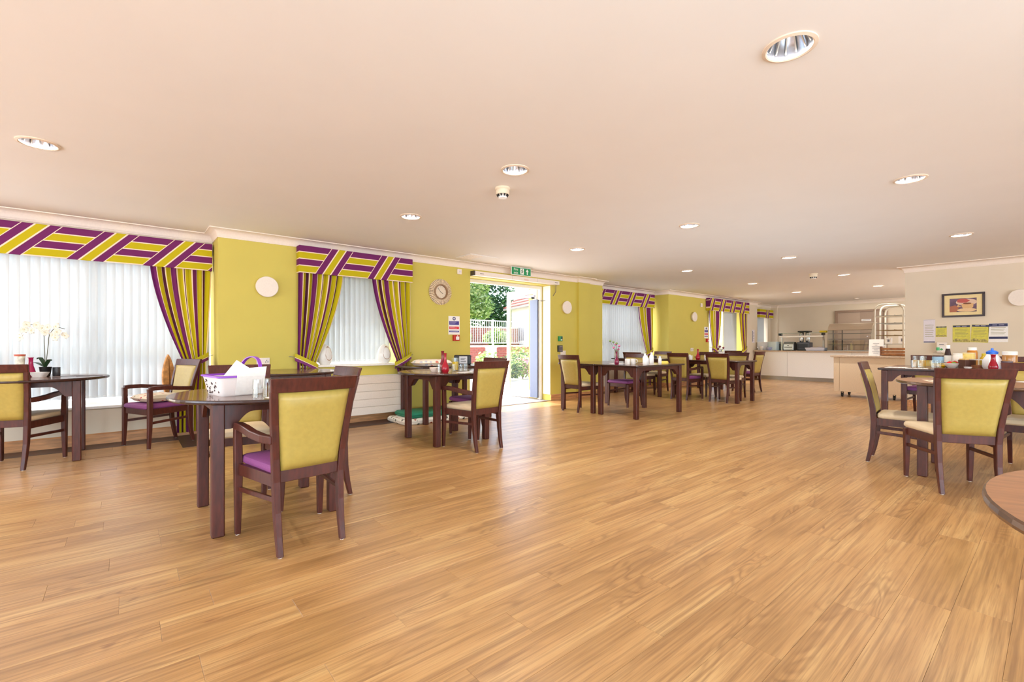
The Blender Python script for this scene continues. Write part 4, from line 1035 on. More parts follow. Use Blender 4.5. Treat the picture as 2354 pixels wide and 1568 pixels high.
t = vase(8.96, 4.30, TZ, .17, .05, M('mottled_china', (226, 214, 206), .4, noise=.4, nscale=30), 'mottled white vase with dark flowers behind the corner chair', None, .8)
t = thing('flower_sprig', 'white and dark red flowers standing in the mottled vase', 'flowers', (8.96, 4.30, TZ+.15))
for i in range(6):
    q = Vector((.05*math.cos(i*1.9), .05*math.sin(i*1.9), .05+.012*i)); obj('stem', MB().tube([(0, 0, -.02), q*.6, q], .003, 5), STEM, t)
    obj('petals', MB().lathe([(.001, -.02), (.026, 0), (.02, .018), (.001, .026)], 8, tuple(q)), (ORC, M('maroon_petal', (110, 30, 46), .7))[i % 2], t, smooth=True)

# condiment tables at the right
OJ = M('orange_juice', (238, 178, 30), .4)
for i, (x, y) in enumerate(((7.96, 1.25), (8.03, 1.20), (8.12, 1.08), (8.20, 1.04))): tumbler(x, y, TZ, ('front left', 'second', 'third', 'fourth')[i]+' clear tumbler in the row before the orange juices', 'clear tumblers on the condiment table', .040, .10)
for i, (x, y) in enumerate(((8.36, 1.30), (8.40, 1.22), (8.30, 1.22))): tumbler(x, y, TZ, ('left', 'right', 'front')[i]+' tall glass of orange juice of the three together', 'glasses of orange juice', .034, .15, .62, OJ)
t = bottle(8.62, 1.10, TZ, .27, .06, TUMB, M('cap_green', (60, 150, 90), .4), 'clear water bottle behind the juice glasses', name='water_bottle', capr=.3, band=M('water_label', (150, 190, 220), .5))
bowl(8.43, 1.05, TZ, .075, .03, M('yellow_dish', (240, 190, 20), .3), 'shallow yellow dish before the water bottle', 'dish', 'dish')
bowl(8.40, .93, TZ, .088, .062, WHITE, 'white bowl heaped with fruit and vegetables')
for i, (dx, dy, r, c, lb) in enumerate(((-.03, .02, .034, (206, 40, 30), 'red tomato on the left of the fruit bowl'), (.03, -.02, .036, (190, 30, 28), 'red tomato on the right of the fruit bowl'), (.035, .035, .03, (220, 130, 40), 'orange fruit at the back of the fruit bowl'), (-.045, -.02, .03, (110, 150, 50), 'green fruit at the front of the fruit bowl'))):
    t = thing('fruit', lb, 'fruit', (8.40+dx, .93+dy, TZ+.028+r*.85), 0, 'fruit in the white bowl')
    obj('flesh', MB().lathe([(.001, -r*.9), (r*.6, -r*.78), (r*.97, -r*.3), (r, .1*r), (r*.75, r*.65), (r*.2, r*.86), (.001, r*.8)], 16), M('fruit%d' % i, c, .3), t, smooth=True); obj('stalk', MB().tube([(0, 0, r*.78), (.004, 0, r*1.05)], .003, 5), M('stalk', (70, 90, 40), .7), t)
bottle(8.80, 1.02, TZ, .30, .04, M('vinegar', (54, 34, 36), .2), WHITE, 'tall dark sauce bottle with a white cap', capr=.6, band=PAPER, shoulder=.6)
bottle(8.62, .90, TZ, .19, .055, M('mayo_white', (240, 232, 222), .3), WHITE, 'squat white sauce tub behind the fruit bowl', 'tub', 'sauce_tub', .9, shoulder=.95)
bottle(8.66, .80, TZ, .20, .065, M('butter_yellow', (238, 210, 120), .4), M('butter_lid', (244, 224, 160), .4), 'yellow spread tub with a printed band', 'tub', 'spread_tub', .95, band=M('tub_green', (130, 160, 70), .5), shoulder=.97, ch=.1)
bottle(8.82, .78, TZ, .27, .055, M('honey', (190, 120, 40), .15), WHITE, 'amber jar with a white lid behind the spread tub', 'jar', 'sauce_jar', .85, shoulder=.85)
t = thing('condiment_box', 'dark brown box of sachets before the spread tub', 'box', (8.38, .79, TZ), math.radians(-40)); obj('box_wall', MB().box(-.07, .07, -.05, .05, 0, .11), M('box_brown', (84, 46, 34), .5), t, bevel=.004); obj('sachets', MB().box(-.06, .06, -.04, .04, .1, .125), M('sachet', (226, 190, 120), .6), t)
t = thing('food_box', 'clear box with brown contents right of the sachet box', 'box', (8.36, .68, TZ), math.radians(-40)); obj('box_wall', MB().box(-.065, .065, -.05, .05, .002, .11), TUMB, t); obj('contents', MB().box(-.058, .058, -.043, .043, .004, .045), M('contents_brown', (150, 90, 60), .6), t); obj('lid', MB().box(-.068, .068, -.053, .053, .11, .12), translucent('lid_clear', (240, 236, 232), .3, .4), t)
bottle(8.68, .66, TZ, .19, .04, M('mustard', (196, 160, 20), .35), M('mustard_cap', (206, 180, 40), .4), 'mustard yellow squeeze bottle behind the clear box', capr=.5)
t = thing('milk_jug', 'white plastic jug with a bright blue lid', 'jug', (8.34, .56, TZ), math.radians(-45))
obj('body', MB().loft([rrect(.07, .05, 0), rrect(.082, .06, .03), rrect(.08, .058, .11), rrect(.045, .035, .19), rrect(.04, .03, .195)]), M('jug_white', (240, 240, 244), .35), t, smooth=True)
obj('lid', MB().loft([rrect(.05, .04, .19), rrect(.052, .042, .215), rrect(.03, .025, .235)]), M('lid_blue', (40, 110, 220), .35), t, smooth=True); obj('spout', MB().lathe([(.014, .235), (.012, .262), (.001, .264)], 12), M('lid_blue', (40, 110, 220), .35), t)
vase(8.03, .53, TZ, .19, .045, RED, 'red bud vase standing before the blue lidded jug', None, .45)
bottle(8.36, .41, TZ, .225, .068, M('coffee_glass', (176, 122, 62), .15), WHITE, 'wide jar with a white lid right of the blue lidded jug', 'jar', 'coffee_jar', .98, shoulder=.9, ch=.22)
bottle(8.08, .42, TZ, .11, .05, M('blue_tin', (50, 50, 170), .35), M('blue_tin_lid', (90, 80, 90), .3), 'small blue tin in front of the white lidded jar', 'tin', 'tin', 1.0, shoulder=1)
for i, (x, y) in enumerate(((8.05, .75), (7.95, .40))): bowl(x, y, TZ, .04, .03, CER, ('small white sugar dish left of the red vase', 'small white sugar dish right of the red vase')[i], 'dish', 'dish')
flat('menu_sheet', 'white menu sheet at the left end of the condiment table', 'paper', 7.95, 1.43, TZ, .3, .2, 0, PAPER); flat('menu_sheet', 'white sheet in front of the clear tumblers', 'paper', 7.80, 1.20, TZ, .2, .22, 10, PAPER)
flat('place_mat', 'cream paper place mat on the right hand round table', 'place mat', 5.22, .60, TZ, .38, .26, 20, M('mat_cream', (236, 214, 186), .7), lines=4)
flat('napkin', 'white napkin at the far edge of the right hand round table', 'napkin', 5.72, .16, TZ, .2, .14, -20, PAPER, lines=0)

# ------------------------------------------------------------------ cream picture wall
pf = thing('framed_picture', 'dark framed print of a coffee cup on the cream wall', 'picture', (XR, 1.045, 1.745), -PI/2)
FRM = M('picture_frame', (48, 26, 28), .35); w_, h_ = .255, .197
obj('frame', MB().box(-w_, w_, -.028, -.001, h_-.03, h_).box(-w_, w_, -.028, -.001, -h_, -h_+.03).box(-w_, -w_+.03, -.028, -.001, -h_+.03, h_-.03).box(w_-.03, w_, -.028, -.001, -h_+.03, h_-.03), FRM, pf, bevel=.003)
obj('mount', MB().box(-w_+.028, w_-.028, -.015, -.001, -h_+.028, h_-.028), M('mount_cream', (238, 216, 160), .7), pf)
obj('print', MB().box(-.16, .16, -.0165, -.015, -.115, .11), M('print_slate', (112, 88, 108), .7, noise=.3, nscale=12), pf)
def pc(nm, poly, c, d): obj(nm, MB().prism(poly, 'y', -.0165-.0008*d, -.0165-.0008*(d-1)), M('pic_'+nm, c, .7), pf)
pc('table_patch', [(-.16, -.115), (-.16, -.02), (-.09, .0), (-.05, -.05), (-.08, -.115)], (176, 110, 84), 1)
pc('saucer', [(.04+.125*math.cos(2*PI*i/28), .045+.055*math.sin(2*PI*i/28)) for i in range(28)], (226, 196, 172), 1)
pc('red_flower', [(.0+.075*math.cos(2*PI*i/20)*(1+.12*math.cos(5*2*PI*i/20)), .068+.034*math.sin(2*PI*i/20)) for i in range(20)], (190, 90, 84), 2)
pc('cup', [(-.02, .02), (.125, .02), (.12, -.04), (.09, -.075), (.02, -.075), (-.01, -.04)], (222, 178, 126), 3)
pc('cup_front', [(.045+.115*math.cos(2*PI*i/28), -.085+.03*math.sin(2*PI*i/28)*(1 if math.sin(2*PI*i/28) > 0 else .9)) for i in range(28)], (232, 196, 150), 4)
pc('coffee', [(.05+.05*math.cos(2*PI*i/20), .022+.013*math.sin(2*PI*i/20)) for i in range(20)], (130, 80, 56), 4)
pc('cup_handle', [(-.02, .01), (-.06, .005), (-.075, -.02), (-.06, -.035), (-.015, -.03), (-.03, -.018), (-.05, -.015), (-.045, -.002)], (214, 170, 120), 4)
def poster(label, y, z, w, h, mat, hb, tilt=0, hills=True, lines=6, foot=None):
    ln = [(-.75, .75-.1*(i % 3), .5-i*.16, .54-i*.16) for i in range(lines)]
    t = sheet('notice_sheet', label, 'notice', XR, y, z, w, h, mat, [('header_band', NAVY, -.96, .96, 1-hb*2, .97)], 'x', tilt, 'notices on the cream wall', ln)
    mb = MB().box(-.6*w/2, -.12*w/2, -.0045, -.0038, (1-hb*1.25)*h/2, (1-hb*.9)*h/2).box(.06*w/2, .6*w/2, -.0045, -.0038, (1-hb*1.25)*h/2, (1-hb*.9)*h/2); o = obj('heading', mb, PALE, t); o.rotation_euler.y = tilt
    if hills:
        o = obj('landscape', MB().prism([(-w*.48, -h*.47), (w*.48, -h*.47), (w*.48, -h*.36), (w*.25, -h*.29), (0, -h*.34), (-w*.25, -h*.27), (-w*.48, -h*.33)], 'y', -.0038, -.003), M('poster_hills', (178, 164, 96), .7, noise=.5, nscale=40), t); o.rotation_euler.y = tilt
    if foot:
        o = obj('foot_band', MB().box(-.96*w/2, .96*w/2, -.0038, -.003, foot[0]*h/2, foot[1]*h/2), NAVY, t); o.rotation_euler.y = tilt
    return t
lines_mat['notice_sheet'] = M('print_olive', (150, 146, 96), .7)
poster('tall narrow white list notice leftmost on the cream wall', 1.462, 1.32, .15, .40, M('list_pale', (226, 218, 224), .7), .02, 0, False, 7, (-.97, -.88))
poster('small yellow notice with a dark heading second on the cream wall', 1.31, 1.31, .135, .18, YPOST, .12)
poster('larger yellow notice with a dark heading below the picture', 1.065, 1.27, .21, .285, YPOST, .12)
poster('slightly tilted yellow notice between the other yellow one and the white one', .85, 1.27, .20, .29, YPOST, .12, .05)
poster('white notice with navy bands rightmost of the row', .645, 1.28, .215, .30, PAPER, .17, 0, False, 5, (-.66, -.42))
t = thing('hand_sanitiser', 'white hand gel dispenser on the cream wall behind the bottles', 'dispenser', (XR, 1.295, 1.04), -PI/2)
obj('housing', MB().box(-.062, .062, -.10, 0, -.09, .09), OFFW, t, bevel=.012, seg=2); obj('label_panel', MB().box(-.045, .045, -.102, -.10, -.06, .02), PAPER, t); obj('label_leaf', MB().prism(circ(.018, 12, (.0, -.03)), 'y', -.1035, -.102), M('label_green', (90, 170, 100), .6), t); obj('label_text', MB().box(-.03, .03, -.1025, -.10, .045, .055), PRINT, t)

# ------------------------------------------------------------------ servery and kitchen end
CTR = M('counter_white', (236, 232, 228), .35); TOP = M('counter_top', (196, 172, 148), .4, noise=.15, nscale=30); STEEL = METAL
sc = thing('servery_counter', 'long white servery counter with steel plinth across the far end', 'counter', (15.5, 4, 0))
ys_ = [-3.2, -1.9, -.25, 1.39, 2.3]
for a, b in zip(ys_, ys_[1:]): obj('front_panel', MB().box(0, .02, a+.003, b-.003, .11, .865), CTR, sc, bevel=.002)
obj('carcass', MB().box(.02, .75, -3.2, 2.3, .11, .865), CTR, sc); obj('plinth', MB().box(.03, .7, -3.15, 2.28, .0, .11), STEEL, sc); obj('worktop', MB().box(-.06, .78, -3.25, 2.34, .865, .9), TOP, sc, bevel=.006)
obj('worktop_insert', MB().box(.05, .72, -.9, 1.75, .9, .903), M('ceramic_hob', (40, 40, 44), .15), sc)
gt = thing('heated_gantry', 'glass and steel serving gantry standing on the counter', 'gantry', (15.8, 5.09, .903))
for y in (-.56, .57): obj('leg', MB().path([(.05, y, 0), (.05, y, .30), (.02, y, .46), (-.06, y, .50)], .045, .04, side=(0, 1, 0)), STEEL, gt)
obj('lamp_bar', MB().box(-.14, -.02, -.6, .58, .40, .455), M('gantry_white', (236, 232, 224), .3), gt, bevel=.01, seg=2); obj('glass_shelf', MB().box(-.16, .2, -.62, .6, .525, .535), thin_glass('green_glass', (.82, .93, .9), .12), gt)
for y in (-.6, .56): obj('bracket', MB().box(-.12, .06, y, y+.05, .46, .525), BLACK, gt)
tag(obj('yellow_cloth', MB().box(-.06, .06, -.09, .09, 0, .06), M('cloth_yellow', (226, 196, 40), .8), loc=(15.8, 4.52, 1.4385), bevel=.015, seg=2), 'folded yellow cloth on the right end of the glass gantry', 'cloth')
cm = thing('coffee_machine', 'steel coffee machine with black top behind the gantry', 'coffee machine', (16.12, 5.11, .903))
obj('base', MB().box(-.16, .16, -.17, .17, 0, .25), M('machine_grey', (96, 98, 110), .35, metal=.4), cm, bevel=.01); obj('drip_slot', MB().box(-.165, -.158, -.15, .15, .0, .03), BLACK, cm)
obj('top', MB().box(-.15, .15, -.15, .15, .56, .6), BLACK, cm, bevel=.006)
for y in (-.09, .09): obj('bean_jar', MB().lathe([(.055, .25), (.065, .28), (.068, .54), (.06, .56)], 20, (0, y, 0)), M('machine_steel', (206, 206, 206), .2, metal=.9), cm, smooth=True); obj('spout', MB().lathe([(.02, .24), (.02, .3)], 10, (-.1, y, 0)), BLACK, cm)
obj('grille', MB().box(-.164, -.16, -.13, .13, .06, .2), M('grille_dark', (60, 62, 70), .5), cm)
ts = thing('toaster', 'rounded steel toaster left of the coffee machine', 'toaster', (15.95, 5.47, .903))
obj('body', MB().prism([(-.14, 0), (.14, 0), (.15, .17), (.08, .26), (-.05, .27), (-.13, .20)], 'y', -.15, .15), STEEL, ts, bevel=.02, seg=2); obj('slot', MB().box(-.145, -.12, -.11, .11, .09, .11), BLACK, ts); obj('end_panel', MB().prism([(-.13, .01), (.13, .01), (.14, .17), (.07, .25), (-.05, .26), (-.12, .19)], 'y', -.158, -.15), M('toaster_end', (70, 66, 64), .4), ts); obj('lever', MB().box(-.16, -.14, -.02, .02, .14, .16), BLACK, ts)
for i, (y, w2, h2, lb) in enumerate(((4.68, .46, .09, 'white tray of cutlery cloths under the gantry'),)):
    t = thing('tray', lb, 'tray', (15.75, y, .903)); obj('pan', MB().loft([rrect(.16, w2/2, 0), rrect(.19, w2/2+.03, h2), rrect(.18, w2/2+.02, h2), rrect(.15, w2/2-.01, .01)]), M('tray_white', (226, 224, 236), .5), t, smooth=True)
    def hump(u, v): return (-.15+.3*u, -w2/2+w2*v, h2*.7+.07*math.sin(PI*u)*math.sin(PI*v)*(.8+.3*math.sin(9*v)))
    obj('cloths', MB().grid(hump, 10, 14), M('cloth_lilac', (214, 212, 230), .9), t)
for i, (y, x, sx, sy, h2, c, lb) in enumerate(((6.17, 15.85, .18, .16, .26, (226, 232, 240), 'white plastic tub at the left end of the counter'), (5.87, 15.82, .2, .13, .27, (206, 222, 226), 'pale blue square tub beside the white tub on the counter'), (5.70, 15.98, .12, .05, .2, (92, 90, 90), 'dark grey box between the blue tub and the toaster'))):
    t = thing('storage_tub', lb, 'tub', (x, y, .903)); obj('tub', MB().loft([rrect(sx-.01, sy-.01, 0), rrect(sx, sy, h2), rrect(sx-.008, sy-.008, h2), rrect(sx-.018, sy-.018, .01)]), M('tub%d' % i, c, .4), t, smooth=True); obj('rim', MB().loft([rrect(sx+.006, sy+.006, h2-.02), rrect(sx+.006, sy+.006, h2)], cap=False), M('tub%d' % i, c, .4), t)
bottle(15.62, 6.17, .9, .13, .05, CER, CER, 'small white canister before the white tub', 'canister', 'canister', 1, shoulder=1); bowl(15.6, 5.95, .9, .09, .1, M('bowl_blue', (170, 176, 214), .35), 'blue and white bowl before the pale blue tub')
# curved display case
dc = thing('display_case', 'curved glass food display case on the counter', 'display case', (15.85, 3.84, .903))
ARC = [(-.3, .02), (-.31, .3), (-.29, .48), (-.22, .62), (-.10, .72), (.06, .76)]
DGL = thin_glass('case_glass', (.95, .98, .97), .5)
obj('front_glass', MB().loft([[(x, y, z) for x, z in ARC] for y in (-.5, .5)], cap=False, closed=False), DGL, dc)
HOOD = ARC[3:]
obj('hood', MB().prism([(-.25, .60), (-.18, .70), (-.08, .775), (.08, .80), (.3, .80), (.3, .77), (.08, .765), (-.09, .73), (-.2, .66), (-.235, .59)], 'y', -.52, .52), M('hood_taupe', (196, 180, 160), .3, metal=.3), dc)
obj('base', MB().box(-.3, .3, -.52, .52, 0, .02), STEEL, dc); 
for z in (.17, .33, .49): obj('shelf', MB().box(-.26, .24, -.49, .49, z, z+.01), thin_glass('shelf_glass', (.75, .82, .82), .15), dc); obj('shelf_edge', MB().box(-.268, -.26, -.49, .49, z-.002, z+.012), M('edge_dark', (70, 74, 76), .3), dc)
for y in (-.5, .28, .5): obj('post', MB().box(.2, .225, y-.012, y+.012, .02, .77), M('post_dark', (80, 76, 74), .4), dc)
for y in (-.51, .51): obj('end_glass', MB().prism(ARC+[(.26, .76), (.26, .02)], 'y', y-.004, y+.004), DGL, dc)
# hatch on the back wall
ht = struct(obj('trim_5', MB().box(17.44, XB, 3.35, 3.42, .9, 2.16).box(17.44, XB, 4.6, 4.67, .9, 2.16).box(17.44, XB, 3.42, 4.6, 2.1, 2.16), M('hatch_wood', (150, 124, 106), .5, noise=.1)))
obj('hatch_panel', MB().box(17.47, 17.495, 4.02, 4.6, .9, 2.1), M('hatch_taupe', (176, 154, 136), .6), ht); obj('hatch_panel', MB().box(17.465, 17.49, 3.42, 4.02, .9, 2.1), M('hatch_taupe2', (160, 138, 122), .6), ht)
t = thing('wall_label', 'white strip label on the brown hatch shutter', 'label', (17.464, 3.86, 1.84), -PI/2); obj('paper', MB().box(-.12, .12, -.002, 0, -.03, .03), PAPER, t); obj('print_lines', MB().box(-.1, .1, -.003, -.002, -.008, .006), PRINT, t)
bottle(15.66, 3.2, .9, .17, .04, STEEL, STEEL, 'left steel flask before the display case', 'flask', 'flask', .7, shoulder=.9); bottle(15.66, 3.08, .9, .17, .04, STEEL, STEEL, 'right steel flask before the display case', 'flask', 'flask', .7, shoulder=.9)
# hooped tray rack
rk = thing('tray_rack', 'tall hooped white rack with wire shelves behind the trolley', 'rack', (13.2, 2.505, 0)); RC = M('rack_cream', (212, 206, 190), .4)
for x in (0, .5, 1.0):
    pts = [(x, -.255, .05), (x, -.255, 1.85)]+[(x, -.255+.13*(1-math.cos(a)), 1.85+.15*math.sin(a)) for a in (PI/8, PI/4, 3*PI/8, PI/2)]
    pts += [(x, -q[1], q[2]) for q in reversed(pts)]
    obj('hoop', MB().tube(pts, .019, 8), RC, rk, smooth=True)
for z in (.35, .6, .85, 1.1, 1.30, 1.42, 1.58, 1.75):
    mb = MB()
    for y in (-.25, -.1, .05, .2): mb.box(0, 1.0, y, y+.008, z, z+.008)
    for x in (0, .25, .5, .75, 1.0): mb.box(x-.004, x+.004, -.25, .25, z-.008, z)
    obj('wire_shelf', mb, (M('wire_brown', (130, 106, 66), .5) if z in (1.30, 1.42) else M('wire_grey', (150, 146, 136), .4)), rk)
obj('crossbar', MB().tube([(0, -.255, 1.72), (0, .255, 1.72)], .012, 6), RC, rk); obj('caster_frame', MB().box(-.03, 1.03, -.27, .27, .04, .06), RC, rk)
for i, (x, y, z, w2, h2) in enumerate(((13.75, 2.36, 1.109, .12, .17), (13.8, 2.62, 1.109, .1, .14))):
    t = thing('carton', ('white printed carton at the right on the wire rack', 'white printed carton at the left on the wire rack')[i], 'carton', (x, y, z)); obj('carton_body', MB().box(-.08, .08, -w2/2, w2/2, 0, h2), PAPER, t); obj('carton_print', MB().box(-.083, -.08, -w2*.3, w2*.1, h2*.3, h2*.7), PRINT, t)
# mobile trolley counter
tr = thing('mobile_counter', 'cream mobile counter on black castors beside the wall end', 'trolley', (11.45, 1.9, 0)); TC = M('trolley_cream', (230, 206, 174), .4, noise=.04)
obj('body', MB().box(.015, .62, -1.4, 1.19, .11, .825), TC, tr)
for a, b in ((1.09, 1.19), (-.3, 1.085), (-1.4, -.305)): obj('front_panel', MB().box(0, .015, a, b, .11, .825), TC, tr, bevel=.002)
obj('worktop', MB().box(-.05, .66, -1.42, 1.24, .825, .862), TOP, tr, bevel=.006)
for x, y in ((.06, 1.05), (.55, 1.05), (.08, .2), (.06, -1.2), (.55, -1.2)):
    c = obj('caster', MB().prism(circ(.042, 18, (x, .044)), 'y', y-.014, y+.014), BLACK, tr); obj('caster_fork', MB().box(x-.02, x+.02, y-.022, y-.015, .04, .11).box(x-.02, x+.02, y+.015, y+.022, .04, .11).box(x-.02, x+.02, y-.022, y+.022, .1, .112), BLACK, c)
mn = thing('menu_stand', 'white menu stand on the mobile counter', 'menu stand', (11.68, 2.425, .862), -PI/2)
obj('board', MB().loft([[(-.12, .0, .0), (.12, .0, .0), (.12, .006, .0), (-.12, .006, .0)], [(-.12, .05, .335), (.12, .05, .335), (.12, .056, .335), (-.12, .056, .335)]]), PAPER, mn); obj('foot', MB().box(-.12, .12, -.03, .08, -.0, .004), PAPER, mn)
mb = MB()
for i, w2 in enumerate((.05, .02, .07, .06, .03, .06, .04)): mb.box(-w2, w2, .034-.006*i-.0055, .034-.006*i-.0035, .25-i*.034, .256-i*.034)
obj('print_lines', mb, PRINT, mn)
cr = thing('wooden_crate', 'brown wooden crate of jars at the wall end on the mobile counter', 'crate', (11.72, 2.13, .862)); CRW = M('crate_wood', (150, 96, 50), .6, noise=.3, nscale=20)
for i in range(3): obj('slat', MB().box(-.12, -.105, -.2, .2, .01+i*.055, .05+i*.055), CRW, cr, bevel=.003)
for i in range(3): obj('slat', MB().box(.105, .12, -.2, .2, .01+i*.055, .05+i*.055), CRW, cr, bevel=.003)
for y in (-.2, .2): obj('end_board', MB().box(-.125, .125, y-.012, y+.012, .0, .19), M('crate_dark', (112, 66, 36), .6), cr, bevel=.003)
obj('crate_floor', MB().box(-.105, .105, -.19, .19, .004, .012), CRW, cr)
flat('menu_sheet', 'white sheet lying left of the menu stand on the mobile counter', 'paper', 11.62, 2.78, .862, .2, .28, 5, PAPER); flat('menu_sheet', 'white paper lying before the menu stand on the mobile counter', 'paper', 11.55, 2.5, .862, .14, .4, 2, PAPER)
t = sheet('wall_list', 'small white printed list on the cream pier left of the kitchen window', 'notice', 15.5, WY, 1.35, .2, .42, M('list_pale', (226, 218, 224), .7), [('list_column', PRINT, -.7, -.3, -.8, .8)], lines=[(-.1, .7, .6-i*.24, .66-i*.24) for i in range(6)])

# ------------------------------------------------------------------ garden outside
PAVE = M('paving', (226, 220, 212), .8, noise=.08, nscale=2)
struct(obj('ground', MB().box(-30, 40, 7.2, 60, -.3, -.03).box(4.3, 6.6, 7.02, 7.2, -.3, -.03).box(-30, 40, -30, -6.2, -.3, -.03).box(-30, -4.8, -6.2, 7.2, -.3, -.03), PAVE))
BR = M('brick_red', (170, 92, 78), .8, noise=.3, nscale=4); MOR = M('mortar', (206, 190, 178), .9)
bw = thing('retaining_wall', 'red brick retaining wall below the white garden railing', 'wall', (12, 14.8, -.03))
obj('core', MB().box(-4, 5, .012, .4, 0, 1.02), MOR, bw); obj('coping', MB().box(-4.02, 5.02, -.03, .43, 1.02, 1.08), M('coping_pale', (226, 216, 206), .8), bw)
bm_ = MB().box(-.105, .105, 0, .02, 0, .065).mesh('brick', BR)
for r in range(13):
    for c in range(18): link('brick', bm_, bw, (-2.2+c*.225+(r % 2)*.112, -.003*((r*7+c*3) % 3), .02+r*.076))
mb = MB()
for r in range(13):
    for c in range(40):
        x = -2.2+(c-9)*.225+(r % 2)*.112
        if -2.25 < x < 1.8 or x < -3.9 or x > 4.8: continue
        mb.box(x-.105, x+.105, 0, .02, .02+r*.076, .085+r*.076)
obj('outer_bricks', mb, BR, bw)['kind'] = 'stuff'
b2 = thing('terrace_wall', 'upper red brick terrace wall behind the garden railing', 'wall', (12.5, 17.2, 1.0))
obj('core', MB().box(-4.5, 4, .012, .3, 0, .86), MOR, b2); mb = MB()
for r in range(11):
    for c in range(37): x = -4.35+c*.225+(r % 2)*.112; mb.box(x-.105, x+.105, 0, .02, .01+r*.076, .075+r*.076)
obj('bricks', mb, BR, b2)['kind'] = 'stuff'; obj('coping', MB().box(-4.52, 4.02, -.03, .33, .86, .92), M('coping_pale', (226, 216, 206), .8), b2)
struct(obj('ground_terrace', MB().box(8, 30, 15.2, 50, -.2, .98), M('terrace_grass', (140, 160, 80), .9, noise=.3, nscale=6)))
rl = thing('garden_railing', 'white metal railing along the brick retaining wall', 'railing', (12, 14.98, 1.05)); RW = M('rail_white', (244, 244, 240), .4)
obj('top_rail', MB().box(-4, 5, -.02, .02, .98, 1.02), RW, rl); obj('bottom_rail', MB().box(-4, 5, -.015, .015, .08, .11), RW, rl)
bal = MB().box(-.008, .008, -.008, .008, .1, .98).mesh('baluster', RW); pst = MB().box(-.028, .028, -.028, .028, 0, 1.06).mesh('railing_post', RW)
for i in range(78): link('baluster', bal, rl, (-3.9+i*.112, 0, 0))
for i in range(6): link('railing_post', pst, rl, (-3.95+i*1.75, 0, 0))
pl = thing('bollard_planter', 'white square pillar standing in the garden beyond the door', 'pillar', (9.75, 12.75, -.03), math.radians(30)); obj('shaft', MB().box(-.15, .15, -.15, .15, 0, 1.0), WHITE, pl, bevel=.01); obj('cap', MB().box(-.17, .17, -.17, .17, 1.0, 1.05), WHITE, pl, bevel=.01)
gs = thing('garden_chair', 'white wire garden chair with an arched back beyond the door', 'garden chair', (8.15, 10.25, -.03), math.radians(-130)); GW = M('wire_white', (244, 242, 238), .4)
obj('back_arch', MB().tube([(.24*math.cos(a), -.2, .55+.32*math.sin(a)) for a in [PI*i/14 for i in range(15)]], .012, 8), GW, gs); obj('back_scroll', MB().tube([(.12*math.cos(a), -.2, .55+.2*math.sin(a)) for a in [PI*i/14 for i in range(15)]], .009, 6).tube([(0, -.2, .45), (0, -.2, .86)], .009, 6).tube([(0, -.2, .6), (.13, -.2, .78)], .007, 6).tube([(0, -.2, .6), (-.13, -.2, .78)], .007, 6), GW, gs)
obj('seat', MB().lathe([(.24, .43), (.25, .445), (.24, .46), (.001, .455)], 24), GW, gs)
for a, b in ((-.2, -.18), (.2, -.18), (.18, .18), (-.18, .18)): obj('leg', MB().tube([(a*1.1, b*1.2, 0), (a, b, .45)], .011, 6), GW, gs)
for a in (-.24, .24): obj('back_upright', MB().tube([(a, -.2, .44), (a, -.2, .56)], .011, 6), GW, gs)

def foliage(name, pts, n, size, mats, parent, seed):
    r = random.Random(seed); mb = MB()
    for i in range(n):
        cx, cy, cz, rx, rz_ = pts[r.randrange(len(pts))]
        while True:
            v = Vector((r.uniform(-1, 1), r.uniform(-1, 1), r.uniform(-1, 1)))
            if v.length < 1: break
        v = v*(.55+.45*r.random())/max(.3, v.length) if r.random() < .6 else v
        c = Vector((cx+v.x*rx, cy+v.y*rx, cz+v.z*rz_)); s = size*r.uniform(.6, 1.3)
        a = Vector((r.uniform(-1, 1), r.uniform(-1, 1), r.uniform(-.6, .6))).normalized(); b = a.cross(Vector((r.uniform(-1, 1), r.uniform(-1, 1), r.uniform(-1, 1)))).normalized(); nn = a.cross(b)
        q = [c-a*s, c-b*s*.45+nn*s*.12, c+a*s, c+b*s*.45+nn*s*.12]
        vs = [mb.b.verts.new(p) for p in q]
        mi = r.randrange(len(mats)); mb.b.faces.new((vs[0], vs[1], vs[2])).material_index = mi; mb.b.faces.new((vs[0], vs[2], vs[3])).material_index = mi
    o = link(name, mb.mesh(name, mats, recalc=False), parent); o['kind'] = 'stuff'; return o
G1 = [translucent('leaf_a', (150, 172, 96), .4), translucent('leaf_b', (112, 140, 70), .4), translucent('leaf_c', (190, 200, 140), .4)]
G2 = [translucent('leaf_d', (60, 92, 52), .25), translucent('leaf_e', (80, 112, 60), .25), translucent('leaf_f', (48, 76, 50), .25)]
TRK = M('trunk', (96, 76, 60), .9, noise=.3, nscale=8)
def tree(x, y, h, blobs, mats, label, n, size, seed):
    t = thing('tree', label, 'tree', (x, y, .98))
    obj('trunk', MB().tube([(0, 0, 0), (.06, .02, h*.3), (-.05, .04, h*.6), (0, 0, h*.85)], [.16, .13, .09, .03], 8), TRK, t, smooth=True)
    foliage('foliage', blobs, n, size, mats, t, seed)
tree(14.2, 21.0, 4.6, [(-.6, 0, 2.6, 1.3, 1.2), (.5, .2, 3.4, 1.2, 1.1), (-.9, .3, 3.9, 1.2, 1.0), (.7, -.2, 2.2, 1.0, .8)], G1, 'bright green leafy tree beyond the garden railing', 4200, .13, 1)
tree(17.6, 23.5, 5.5, [(-.8, 0, 2.4, 1.5, 1.4), (.6, .2, 3.4, 1.6, 1.5), (-.4, .3, 4.6, 1.4, 1.1), (1.2, 0, 2.0, 1.2, 1)], G2, 'dark green tree behind the bright one beyond the railing', 4200, .15, 2)
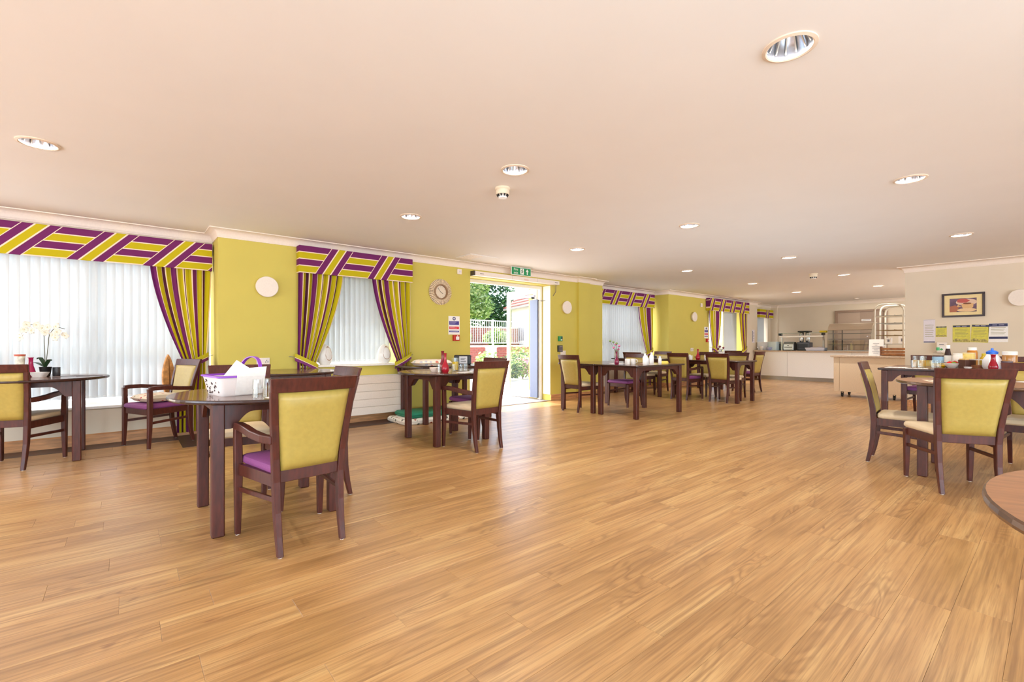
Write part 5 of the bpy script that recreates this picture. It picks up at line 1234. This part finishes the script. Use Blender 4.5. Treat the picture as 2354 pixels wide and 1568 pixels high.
tree(13.0, 25.5, 6, [(-.8, 0, 2.4, 1.8, 1.6), (.9, .2, 3.6, 1.9, 1.7), (-.4, .3, 4.9, 1.6, 1.3)], G2, 'tall dark tree at the left of the garden door view', 4200, .17, 3)
def shrub(x, y, z, r, h, mats, label, n, size, seed, flower=None):
    t = thing('garden_shrub', label, 'shrub', (x, y, z))
    obj('stems', MB().tube([(0, 0, 0), (.05, .02, h*.7)], .015, 6).tube([(0, 0, 0), (-.08, .03, h*.7)], .012, 6).tube([(0, 0, 0), (.03, -.08, h*.6)], .012, 6), TRK, t)
    foliage('foliage', [(0, 0, h*.55, r, h*.45), (r*.5, 0, h*.4, r*.7, h*.35), (-r*.5, 0, h*.45, r*.7, h*.4)], n, size, mats, t, seed)
    if flower: foliage('blossom', [(0, -.1, h*.6, r*.8, h*.4)], n//5, size, [flower], t, seed+50)
shrub(8.5, 11.3, -.03, .42, .95, G1, 'leafy shrub left of the white wire garden chair', 900, .06, 11)
shrub(9.05, 10.9, -.03, .40, .80, G2+G1, 'shrub right of the white wire garden chair', 900, .06, 12)
shrub(9.85, 11.2, -.03, .42, .75, G1, 'pink flowering shrub seen through the open door glass', 900, .055, 13, M('blossom_pink', (222, 150, 180), .7))
shrub(10.6, 11.75, -.03, .5, 1.0, G1+G2[:1], 'tall shrub against the door glass edge', 900, .06, 14)
shrub(11.8, 13.6, -.03, .5, 1.1, G1, 'shrub before the brick retaining wall behind the open door', 800, .07, 15)
shrub(10.4, 16.0, .98, .6, .95, G1, 'low bright hedge on top of the terrace left of the railing', 1400, .08, 16)
shrub(12.6, 16.0, .98, .6, .8, G1, 'low bright hedge behind the middle of the railing', 1400, .08, 17)
# neighbouring house
hs_ = thing('house', 'white rendered house with a red tiled roof beyond the garden', 'house', (15.25, 18.2, .0), math.atan2(-2.55, -.9)); HW = M('render_white', (214, 212, 208), .8); HR = M('roof_red', (150, 66, 58), .8, noise=.15, nscale=6)
obj('wall', MB().box(0, 7, 0, 5, 0, 2.95), HW, hs_); obj('gable', MB().prism([(0, 2.95), (5, 2.95), (2.5, 4.9)], 'x', 0, .1), HW, hs_)
obj('roof', MB().prism([(-.35, 2.82), (2.5, 5.0), (5.35, 2.82), (5.35, 2.94), (2.5, 5.14), (-.35, 2.94)], 'x', -.15, 7.2), HR, hs_)
for r in range(12):
    q = r/12; obj('tile_course', MB().beam((-.15, -.35+2.85*q-.02, 2.95+2.2*q), (7.2, -.35+2.85*q-.02, 2.95+2.2*q), .06, .03), HR, hs_)
obj('gutter', MB().box(-.15, 7.2, -.42, -.34, 2.80, 2.9), M('gutter_grey', (110, 104, 104), .5), hs_)
for x in (.9, 3.4):
    w = obj('window', MB().box(x, x+.9, -.03, .02, 1.2, 2.2), WHITE, hs_); obj('pane', MB().box(x+.06, x+.84, -.035, -.03, 1.26, 2.14), M('dark_pane', (120, 126, 136), .15), w)
